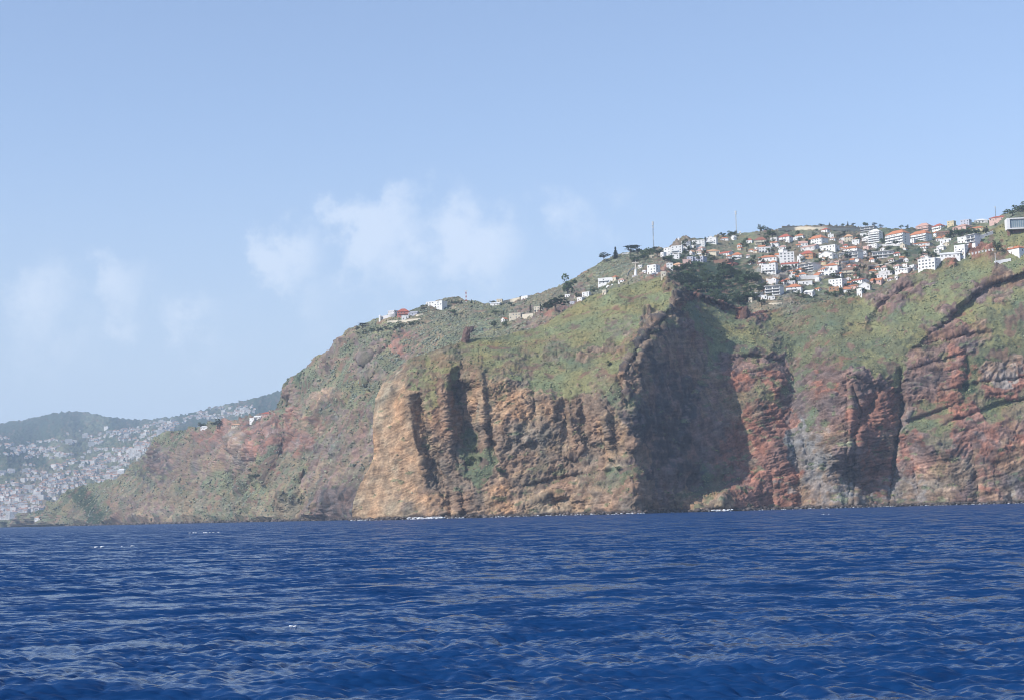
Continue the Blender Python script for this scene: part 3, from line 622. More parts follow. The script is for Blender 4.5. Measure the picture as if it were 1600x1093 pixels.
def scatter(S, n, rmin, rmax, cols, name, label, seed, zmin=3, power=1.5, thin=None):
    rng = np.random.default_rng(seed)
    V = S['V'][1:-3]; G = S['veg'][1:-3]
    c = (V[:-1, :-1] + V[1:, :-1] + V[:-1, 1:] + V[1:, 1:]) / 4
    nr = np.cross(V[:-1, 1:] - V[:-1, :-1], V[1:, :-1] - V[:-1, :-1]); ar = np.linalg.norm(nr, axis=-1)
    view = c - CAM; dist = np.linalg.norm(view, axis=-1)
    facing = -(nr * view).sum(-1) / np.maximum(ar * dist, 1e-9)
    facing = np.abs(facing)
    w = ar / dist ** 2 * np.maximum(facing, .12) * np.clip(G[:-1, :-1], 0, 1) ** power * (c[..., 2] > zmin)
    if thin is not None:
        cx = view @ AX; cy = view @ AY; cz = view @ FWD
        w = w * thin(F_PX * cx / cz + CXP, CYP - F_PX * cy / cz)
    w = w.ravel() / w.sum()
    idx = rng.choice(len(w), n, p=w)
    P = c.reshape(-1, 3)[idx] + rng.normal(0, .5, (n, 3)) * np.array([1, 1, .1])
    k = dist.ravel()[idx] / 1450.0
    clump = fbm(P, 14, 3, .6, seed)
    R = rng.uniform(rmin, rmax, n) * (0.75 + 0.9 * np.clip(clump + .3, 0, 1)) * k ** 0.5
    t = np.clip(rng.normal(.5, .28, n) + clump * .5, 0, 1)[:, None]
    C0, C1, C2 = [np.array(q) for q in cols]
    rgb = np.where(t < .5, C0 + (C1 - C0) * t * 2, C1 + (C2 - C1) * (t - .5) * 2)
    big = fbm(P, 70, 3, .6, seed + 3)[:, None]
    rgb = rgb * (1 + .35 * big) * (1 + .25 * fbm(P, 26, 2, .6, seed + 4)[:, None] * np.array([1.0, .3, -.6]))
    dry = rng.random(n) < 0.06 + .25 * np.clip(big[:, 0], 0, 1)
    rgb[dry] = np.array([0.21, 0.17, 0.115]) * rng.uniform(.7, 1.3, (dry.sum(), 1))
    v, f, col = bushes(P, R, rgb, rng)
    o = link(name, mesh_np(name, v, f, LEAF, False, {'albedo': col}))
    tag(o, label, kind='stuff'); return o
scatter(SA, 30000, 0.24, 0.66, [(0.110,0.122,0.058), (0.205,0.215,0.105), (0.300,0.305,0.165)], 'headland_scrub', 'yellow green scrub covering the headland crest', 101)
scatter(SB, 30000, 0.45, 1.2, [(0.105,0.114,0.080), (0.185,0.192,0.135), (0.28,0.28,0.20)], 'hillside_scrub', 'dull green scrub on the long hillside', 102, thin=lambda x, y: (1 - .5 * sstep(600, 480, x)) * (1 - .9 * sstep(1030, 1060, x) * sstep(476, 466, y)))
lap('scrub')
# ------------------------------------------------------------------ sea
def wave_tile(L, n, kmin, kmax, rms, wind, spread, seed, power):
    r = np.random.default_rng(seed)
    k1 = np.fft.fftfreq(n, L / n) * 2 * np.pi
    KX, KY = np.meshgrid(k1, k1, indexing='ij'); K = np.hypot(KX, KY); K[0, 0] = 1
    band = (K > kmin) & (K < kmax)
    c = (KX * math.cos(wind) + KY * math.sin(wind)) / K
    S = np.where(band, K ** (-power) * (0.04 + np.abs(c) ** spread), 0)
    A = np.sqrt(S) * (r.normal(size=K.shape) + 1j * r.normal(size=K.shape))
    h = np.fft.ifft2(A).real; sc = rms / h.std()
    dx = np.fft.ifft2(-1j * KX / K * A).real * sc; dy = np.fft.ifft2(-1j * KY / K * A).real * sc
    return h * sc, dx, dy, L, n
def sample(T, x, y):
    h, dx, dy, L, n = T
    u = (x / L * n); v = (y / L * n); i = np.floor(u).astype(int); j = np.floor(v).astype(int)
    fu = (u - i); fv = (v - j); i0, i1, j0, j1 = i % n, (i + 1) % n, j % n, (j + 1) % n
    def g(a): return (a[i0, j0] * (1 - fu) + a[i1, j0] * fu) * (1 - fv) + (a[i0, j1] * (1 - fu) + a[i1, j1] * fu) * fv
    return g(h), g(dx), g(dy)
WIND = math.radians(100)
TILES = [(wave_tile(113.0, 512, 2*math.pi/22, 2*math.pi/4.0, 0.034, WIND, 2.0, 1, 2.6), 4.0, 0.3),
         (wave_tile(5.3, 512, 2*math.pi/0.36, 2*math.pi/0.10, 0.0062, WIND + .1, 2.0, 4, 2.2), 0.12, -0.2),
         (wave_tile(37.0, 512, 2*math.pi/4.0, 2*math.pi/1.2, 0.037, WIND + 0.25, 2.5, 2, 2.4), 1.2, -0.5),
         (wave_tile(13.3, 512, 2*math.pi/1.2, 2*math.pi/0.30, 0.022, WIND - 0.3, 2.5, 3, 2.4), 0.34, 0.9)]
a0 = math.radians(25)
side = a0 + (math.pi - a0) * np.linspace(0, 1, 150)[1:] ** 1.35
ang = np.r_[-side[::-1], np.linspace(-a0, a0, 960), side]
rad = np.r_[np.linspace(.4, 12, 26)[:-1], 12.0 * (9000.0 / 12.0) ** (np.linspace(0, 1, 1700) ** 1.12)]
NA, NRW = len(ang), len(rad)
RR, AA = np.meshgrid(rad, ang, indexing='ij')
X = RR * np.sin(AA); Y = RR * np.cos(AA)
spacing = np.maximum(np.gradient(rad)[:, None], RR * np.gradient(ang)[None, :] * .6)
Hh = np.zeros_like(X); DXs = np.zeros_like(X); DYs = np.zeros_like(X)
for T, lam, rot in TILES:
    cr, sr = math.cos(rot), math.sin(rot)
    h, dx, dy = sample(T, cr * X - sr * Y + 31.7, sr * X + cr * Y + 12.9)
    f = np.clip((lam * 0.9 / spacing - 0.9), 0, 1)
    Hh += h * f; DXs += (cr * dx + sr * dy) * f; DYs += (-sr * dx + cr * dy) * f
gust = fbm(np.c_[X.ravel() / 1.0, Y.ravel() / 1.0, 0 * X.ravel()], 60, 3, .5, 5).reshape(X.shape)
Hh *= 1 + 0.35 * gust
WV = np.stack([X + 0.85 * DXs, Y + 0.85 * DYs, Hh], -1)
wm, nt, b = new_mat('sea_water')
b.inputs['Base Color'].default_value = (*WATER_COL, 1) if 'WATER_COL' in globals() else (0.006, 0.026, 0.095, 1)
b.inputs['Roughness'].default_value = 0.17
b.inputs['IOR'].default_value = 1.333
b.inputs['Specular Tint'].default_value = (0.40, 0.74, 1.0, 1)
b.inputs['Specular IOR Level'].default_value = 0.48
tc = nt.nodes.new('ShaderNodeTexCoord'); geo = nt.nodes.new('ShaderNodeNewGeometry')
at_ = nt.nodes.new('ShaderNodeAttribute'); at_.attribute_name = 'chop'
sep = nt.nodes.new('ShaderNodeSeparateColor'); nt.links.new(at_.outputs['Color'], sep.inputs['Color'])
def slope(scale, detail, stretch, gain):
    mp = nt.nodes.new('ShaderNodeMapping'); mp.inputs['Scale'].default_value = stretch
    mp.inputs['Rotation'].default_value = (0, 0, 0.25)
    nt.links.new(tc.outputs['Object'], mp.inputs['Vector'])
    n = nt.nodes.new('ShaderNodeTexNoise'); n.inputs['Scale'].default_value = scale; n.inputs['Detail'].default_value = detail
    n.inputs['Roughness'].default_value = 0.55
    nt.links.new(mp.outputs['Vector'], n.inputs['Vector'])
    v = nt.nodes.new('ShaderNodeVectorMath'); v.operation = 'SUBTRACT'; v.inputs[1].default_value = (0.5, 0.5, 0.5)
    nt.links.new(n.outputs['Color'], v.inputs[0])
    v2 = nt.nodes.new('ShaderNodeVectorMath'); v2.operation = 'MULTIPLY'; v2.inputs[1].default_value = (gain * 0.7, gain, 0)
    nt.links.new(v.outputs[0], v2.inputs[0])
    return v2.outputs[0]
def vop(op, a, b_):
    n = nt.nodes.new('ShaderNodeVectorMath'); n.operation = op
    nt.links.new(a, n.inputs[0])
    if op == 'SCALE': nt.links.new(b_, n.inputs['Scale'])
    elif b_ is not None: nt.links.new(b_, n.inputs[1])
    return n.outputs[0]
far_ = vop('SCALE', slope(0.42, 5, (0.55, 1, 1), CHOP_FAR), sep.outputs[0])
near_ = vop('SCALE', slope(4.2, 5, (0.42, 1, 1), CHOP_NEAR), sep.outputs[1])
lean = nt.nodes.new('ShaderNodeCombineXYZ'); lean.inputs['Y'].default_value = -LEAN      # normals tilted toward the viewer so the water reflects higher sky
lean_ = vop('SCALE', lean.outputs[0], sep.outputs[0])
nn = vop('NORMALIZE', vop('ADD', vop('ADD', vop('ADD', geo.outputs['Normal'], far_), near_), lean_), None)
nt.links.new(nn, b.inputs['Normal'])
lod = 0.66 + 0.34 * np.clip((RR - 20) / 260.0, 0, 1) ** 0.6
chop = np.stack([lod, 0.55 + 0.45 * lod, 0 * lod], -1)
tag(link('sea_water', mesh_np('sea_water', WV.reshape(-1, 3), grid_faces(NRW, NA)[:, ::-1], wm, True, {'chop': chop.reshape(-1, 3)})), 'deep blue choppy sea', kind='structure')
lap('sea')
# whitecaps: a few small flecks of foam riding on crests
foam_mat = vary_mat('sea_foam', (0.78, 0.80, 0.82), 0.7, 0.2, 0.8)

# haze
hz = bpy.data.materials.new('haze_air'); hz.use_nodes = True; nt = hz.node_tree; nt.nodes.clear()
ho = nt.nodes.new('ShaderNodeOutputMaterial'); pv = nt.nodes.new('ShaderNodeVolumePrincipled')
pv.inputs['Color'].default_value = (*HAZE_COL, 1) if 'HAZE_COL' in globals() else (0.80, 0.88, 1.0, 1)
pv.inputs['Density'].default_value = HAZE_D if 'HAZE_D' in globals() else 0.00012
pv.inputs['Anisotropy'].default_value = 0.0
nt.links.new(pv.outputs['Volume'], ho.inputs['Volume'])
x0, x1, y0, y1, z0, z1 = -12000, 12000, -9200, 23000, -14, 1620
hv = np.array([(x0,y0,z0),(x1,y0,z0),(x1,y1,z0),(x0,y1,z0),(x0,y0,z1),(x1,y0,z1),(x1,y1,z1),(x0,y1,z1)], float)
hf = np.array([(0,3,2,1),(4,5,6,7),(0,1,5,4),(1,2,6,5),(2,3,7,6),(3,0,4,7)])
tag(link('haze', mesh_np('haze', hv, hf, hz)), 'thin bluish sea haze', kind='stuff')
def hit_down(px, py, layers='AB', n=16):
    for k in range(n):
        h = hit(px, py + k * 1.0, layers)
        if h is not None: return h
# ------------------------------------------------------------------ houses
class MB:
    def __init__(s): s.v = []; s.f = []; s.m = []
    def box(s, x0, x1, y0, y1, z0, z1, mi=0):
        n = len(s.v)
        s.v += [(x0,y0,z0),(x1,y0,z0),(x1,y1,z0),(x0,y1,z0),(x0,y0,z1),(x1,y0,z1),(x1,y1,z1),(x0,y1,z1)]
        for q in ((0,3,2,1),(4,5,6,7),(0,1,5,4),(1,2,6,5),(2,3,7,6),(3,0,4,7)): s.f.append(tuple(n + i for i in q)); s.m.append(mi)
        return s
    def poly(s, vs, fs, mi=0):
        n = len(s.v); s.v += [tuple(v) for v in vs]
        for q in fs: s.f.append(tuple(n + i for i in q)); s.m.append(mi)
        return s
    def tube(s, pts, rs, k=8, mi=0):
        """a round bar through the points"""
        n = len(s.v); P = [Vector(p) for p in pts]
        for i, p in enumerate(P):
            d = (P[min(i + 1, len(P) - 1)] - P[max(i - 1, 0)]).normalized()
            a = d.cross(Vector((0, 1, 0)) if abs(d.y) < .9 else Vector((1, 0, 0))).normalized(); b = d.cross(a)
            for j in range(k):
                t = 2 * math.pi * j / k
                s.v.append(tuple(p + (a * math.cos(t) + b * math.sin(t)) * rs[i]))
        for i in range(len(P) - 1):
            for j in range(k):
                s.f.append((n + i*k + j, n + i*k + (j+1) % k, n + (i+1)*k + (j+1) % k, n + (i+1)*k + j)); s.m.append(mi)
        s.f.append(tuple(n + j for j in range(k))); s.m.append(mi)
        s.f.append(tuple(n + (len(P)-1)*k + j for j in reversed(range(k)))); s.m.append(mi)
        return s
    def mesh(s, name, mats):
        me = bpy.data.meshes.new(name); me.from_pydata(s.v, [], s.f)
        for m_ in (mats if isinstance(mats, (list, tuple)) else [mats]): me.materials.append(m_)
        me.polygons.foreach_set('material_index', s.m); me.update(); return me
    def build(s, name, mats, parent=None): return link(name, s.mesh(name, mats), parent)

WALL = {k: vary_mat('plaster_' + k, c, 0.85, 0.10, 0.5) for k, c in dict(
    white=(0.80, 0.785, 0.75), cream=(0.62, 0.55, 0.42), pale=(0.64, 0.62, 0.60), pink=(0.62, 0.42, 0.36), lilac=(0.50, 0.50, 0.56),  # lilac also paints the shade on the white arched house
    orange=(0.50, 0.27, 0.14), red=(0.52, 0.20, 0.15), grey=(0.40, 0.40, 0.41), tan=(0.44, 0.36, 0.27), brown=(0.23, 0.13, 0.09), yellow=(0.60, 0.50, 0.30)).items()}
ROOF = {k: vary_mat('roof_' + k, c, 0.85, 0.28, 1.4, 0.3) for k, c in dict(
    orange=(0.52, 0.20, 0.095), red=(0.43, 0.12, 0.075), rust=(0.31, 0.125, 0.08), pink=(0.55, 0.33, 0.26), peach=(0.62, 0.36, 0.20),
    white=(0.72, 0.71, 0.68), grey=(0.36, 0.36, 0.38), brown=(0.26, 0.15, 0.10)).items()}
GLASS, nt_, b_ = new_mat('window_glass'); b_.inputs['Base Color'].default_value = (0.035, 0.045, 0.06, 1); b_.inputs['Roughness'].default_value = 0.12
FRAME = vary_mat('window_frame', (0.55, 0.54, 0.51), 0.6, 0.1, 2.0)
DARKM = vary_mat('dark_metal', (0.09, 0.09, 0.10), 0.5, 0.2, 2.0)
def _win(cols, rows, door=False):
    mb = MB(); mb.box(-.5, .5, -.035, .10, 0, 1, 0)
    for i in range(cols):
        for j in range(rows):
            a, b2 = -.5 + (i + .08) / cols, -.5 + (i + .92) / cols; c, d = (j + .08) / rows, (j + .92) / rows
            mb.box(a, b2, -.05, .05, c, d, 1)
    return mb
WIN = {k: _win(*v).mesh('window', [FRAME, GLASS]) for k, v in dict(sq=(1, 1), wide=(3, 1), tall=(2, 1)).items()}
DOOR = MB().box(-.5, .5, -.06, .1, 0, 1, 0).box(-.4, .4, -.09, .04, .02, .95, 1).mesh('door', [FRAME, vary_mat('door_wood', (0.16, 0.09, 0.05), 0.6, 0.2, 2)])
ARCH = MB()
_p = [(-.5, 0), (.5, 0), (.5, .6)] + [(.5 * math.cos(t * math.pi / 8), .6 + .4 * math.sin(t * math.pi / 8)) for t in range(1, 8)] + [(-.5, .6)]
ARCH.poly([(x, -.05, z) for x, z in _p] + [(x, .1, z) for x, z in _p], [tuple(range(len(_p)))] + [(i, (i + 1) % len(_p), len(_p) + (i + 1) % len(_p), len(_p) + i) for i in range(len(_p))])
ARCH = ARCH.mesh('arch', [GLASS])
def put(name, me, parent, x, y, z, sx, sz, rz=0.0, sy=1.0):
    o = link(name, me, parent, (x, y, z)); o.scale = (sx, sy, sz); o.rotation_euler.z = rz; return o

def hip(mb, w, d, z, h, e=0.6, mi=0):
    r = min(w, d) / 2 * 0.96; W, D = w / 2 + e, d / 2 + e
    rx = max(W - r - e, 0.15) if w >= d else 0.15; ry = max(D - r - e, 0.15) if d > w else 0.15
    vs = [(-W,-D,z),(W,-D,z),(W,D,z),(-W,D,z),(-W,-D,z+.22),(W,-D,z+.22),(W,D,z+.22),(-W,D,z+.22),(-rx,-ry,z+h),(rx,-ry,z+h),(rx,ry,z+h),(-rx,ry,z+h)]
    mb.poly(vs, [(0,3,2,1),(0,1,5,4),(1,2,6,5),(2,3,7,6),(3,0,4,7),(4,5,9,8),(5,6,10,9),(6,7,11,10),(7,4,8,11),(8,9,10,11)], mi)
def gable(mb, w, d, z, h, e=0.5, mi=0, along='x'):
    W, D = w / 2 + e, d / 2 + e
    if along == 'x':
        vs = [(-W,-D,z),(W,-D,z),(W,D,z),(-W,D,z),(-W,0,z+h),(W,0,z+h),(-W,-D,z-.2),(W,-D,z-.2),(W,D,z-.2),(-W,D,z-.2),(-W,0,z+h-.25),(W,0,z+h-.25)]
    else:
        vs = [(-W,-D,z),(-W,D,z),(W,D,z),(W,-D,z),(0,-D,z+h),(0,D,z+h),(-W,-D,z-.2),(-W,D,z-.2),(W,D,z-.2),(W,-D,z-.2),(0,-D,z+h-.25),(0,D,z+h-.25)]
    f = [(0,1,5,4),(2,3,4,5),(6,7,1,0),(8,9,3,2),(6,10,11,7),(8,11,10,9),(0,4,10,6),(4,3,9,10),(1,7,11,5),(5,11,8,2)]
    if along != 'x': f = [q[::-1] for q in f]
    mb.poly(vs, f, mi)

NAMES = dict(dome='shelter', hut='hut', apt='apartment_building', mod='villa', tank='water_tank')
CATS = dict(dome='shelter', hut='hut', apt='apartment building', mod='villa', tank='water tank')
HOUSES = []
def house(px, py, wpx, hpx, kind, wall, roof, label, yaw=None, layers='AB', group='houses of the hillside town', opts='', rng=random):
    h_ = hit_down(px, py, layers)
    if h_ is None: print('MISS house', px, py); return None
    P = h_[0]; mpp = P[1] / F_PX
    big_ = wpx * hpx > 260; w = wpx * mpp * (1.0 if big_ else 1.1); h = hpx * mpp * (1.0 if big_ else 1.08)
    yaw = rng.uniform(-.85, -.05) if yaw is None else yaw
    root = bpy.data.objects.new(NAMES.get(kind, 'house'), None); COL.objects.link(root)
    root.empty_display_size = 2
    tag(root, label, CATS.get(kind, 'house'), group)
    d = max(5.0, min(w * 0.75, 13.0))
    root.location = (P[0], P[1] + d * 0.5 - .5, P[2] - 0.2); root.rotation_euler.z = yaw - math.atan2(P[0], P[1]) * 0.6
    wm_, rm_ = WALL[wall], ROOF[roof] if roof in ROOF else ROOF['white']
    W2, D2 = w / 2, d / 2
    if kind == 'tank':
        mb = MB().tube([(0,0,-3),(0,0,h*.8),(0,0,h*.8),(0,0,h)], [W2, W2, W2, W2*.3], 14); mb.build('tank_wall', wm_, root)
        MB().tube([(0,0,h),(0,0,h+.3)], [W2*.28, W2*.28], 10).build('tank_lid', rm_, root); return root
    if kind == 'dome':
        pts = [(0, 0, h * math.sin(t)) for t in np.linspace(0.02, 1.55, 8)]; rs = [W2 * math.cos(t) for t in np.linspace(0.02, 1.55, 8)]
        MB().tube([(0,0,-3)] + pts, [W2] + rs, 14).build('dome_roof', wm_, root)
        put('door', DOOR, root, 0, -W2 * .9, -.1, 1.0, 1.6); return root
    pitched = kind in ('hip', 'gab', 'gabf', 'apt') and roof != 'flat'
    rh = min(0.36 * min(w, d) + .6, h * 0.44) if pitched else 0.0
    body = h - rh
    n = max(1, int(round(body / 3.1))); st = body / n
    mb = MB().box(-W2, W2, -D2, D2, -6.5, body)
    if kind == 'gabf':                                             # gable end to the front
        mb.poly([(-W2,-D2+.02,body),(W2,-D2+.02,body),(0,-D2+.02,body+rh*1.15),(-W2,D2-.02,body),(W2,D2-.02,body),(0,D2-.02,body+rh*1.15)], [(0,1,2),(5,4,3)])
    elif kind == 'gab':
        mb.poly([(-W2+.02,-D2,body),(-W2+.02,D2,body),(-W2+.02,0,body+rh*1.0),(W2-.02,-D2,body),(W2-.02,D2,body),(W2-.02,0,body+rh*1.0)], [(0,2,1),(3,4,5)])
    if not pitched:                                                # parapet
        for a in ((-W2-.12,W2+.12,-D2-.12,-D2+.18),(-W2-.12,W2+.12,D2-.18,D2+.12)): mb.box(*a, body - .15, body + .65)
        for a in ((-W2-.12,-W2+.18,-D2+.18,D2-.18),(W2-.18,W2+.12,-D2+.18,D2-.18)): mb.box(*a, body - .15, body + .65)
    mb.build('wall', wm_, root)
    rb = MB()
    if kind in ('hip', 'apt') and pitched: hip(rb, w, d, body, rh)
    elif kind == 'gabf': gable(rb, w, d, body, rh * 1.15, along='y')
    elif kind == 'gab': gable(rb, w, d, body, rh, along='x')
    else: rb.box(-W2 + .2, W2 - .2, -D2 + .2, D2 - .2, body - .3, body + .06)
    ro = rb.build('roof', rm_, root)
    if w > 7 and kind != 'hut' and 'n' not in opts:
        cx_ = rng.choice((-1, 1)) * W2 * rng.uniform(.3, .7); cz = body + (rh * .35 if pitched else .05)
        cb = MB().box(cx_-.45, cx_+.45, D2*.15, D2*.15+.8, cz, cz + (1.6 if pitched else 1.3)); cb.box(cx_-.55, cx_+.55, D2*.15-.1, D2*.15+.9, cz + 1.3, cz + 1.45); cb.build('chimney', wm_, ro)
    if 't' in opts:                                                # small room on the roof
        tb = MB().box(-W2*.35, W2*.1, -D2*.5, D2*.4, body + .02, body + 2.6).box(-W2*.39, W2*.14, -D2*.56, D2*.46, body + 2.6, body + 2.85); tb.build('roof_room', wm_, root)
    # openings
    if kind == 'mod':
        g = max(2, int(round(w / 6.5)))
        for j in range(n):
            z0 = j * st + .45
            for i in range(g):
                cx_ = -W2 + (i + .5) * w / g
                put('window', WIN['wide'], root, cx_, -D2, z0 + .1, w / g * .86, st * .66)
            MB().box(-W2 - .5, W2 + .5, -D2 - 1.6, -D2 - .02, j * st - .12, j * st + .14).build('terrace_slab', wm_, root)
            rl = MB()
            for k in range(int(w / 1.2) + 1): rl.box(-W2 - .4 + k * 1.2, -W2 - .34 + k * 1.2, -D2 - 1.55, -D2 - 1.49, j * st + .14, j * st + .95)
            rl.box(-W2 - .45, W2 + .45, -D2 - 1.58, -D2 - 1.46, j * st + .95, j * st + 1.03); rl.build('railing', FRAME, root)
        MB().box(-W2 - .9, W2 + .9, -D2 - 1.8, D2 + .3, body + .66, body + .98).build('roof_slab', wm_, root)
        return root
    if kind in ('wall', 'hut'):
        if w > 2.5:
            put('door', DOOR, root, -w * .18, -D2, -.1, 0.95, min(2.1, body * .75)); put('window', WIN['sq'], root, w * .2, -D2, body * .4, 1.0, body * .35)
        return root
    bays = max(2, int(round(w / (4.0 if kind != 'apt' else 4.2))))
    if kind == 'arch':
        for i in range(bays): put('arch', ARCH, root, -W2 + (i + .5) * w / bays, -D2 - .01, .1, w / bays * .62, st * .82)
        j0 = 1
    else: j0 = 0
    dr = rng.randrange(bays)
    for j in range(j0, n):
        for i in range(bays):
            cx_ = -W2 + (i + .5) * w / bays
            if j == 0 and i == dr: put('door', DOOR, root, cx_, -D2, -.1, 1.15, 2.2)
            elif rng.random() < .16: continue
            elif kind == 'apt': put('window', WIN['wide'], root, cx_, -D2, j * st + .35, w / bays * .56, st * .56)
            else: put('window', WIN['tall' if 'w' in opts else 'sq'], root, cx_, -D2, j * st + st * .30, 1.9 if 'w' in opts else 1.25, st * .5)
        for s_ in (-1, 1):
            put('window', WIN['sq'], root, s_ * W2, D2 * -.3, j * st + st * .32, 1.2, st * .46, s_ * math.pi / 2)
    if kind == 'apt' or 'b' in opts:
        for j in range(0 if kind == 'apt' else 1, n):
            if kind != 'apt' and j > 1: break
            b0 = -W2 * (1 if kind == 'apt' else .9); b1 = W2 * (1 if kind == 'apt' else rng.uniform(.2, .9))
            bb = MB().box(b0, b1, -D2 - 1.5, -D2 - .02, j * st - .14, j * st + .08).box(b0, b1, -D2 - 1.5, -D2 - 1.35, j * st + .08, j * st + 1.0)
            bb.box(b0, b0 + .14, -D2 - 1.35, -D2 - .02, j * st + .08, j * st + 1.0).box(b1 - .14, b1, -D2 - 1.35, -D2 - .02, j * st + .08, j * st + 1.0)
            bb.build('balcony', wm_, root)
    HOUSES.append(root)
    return root

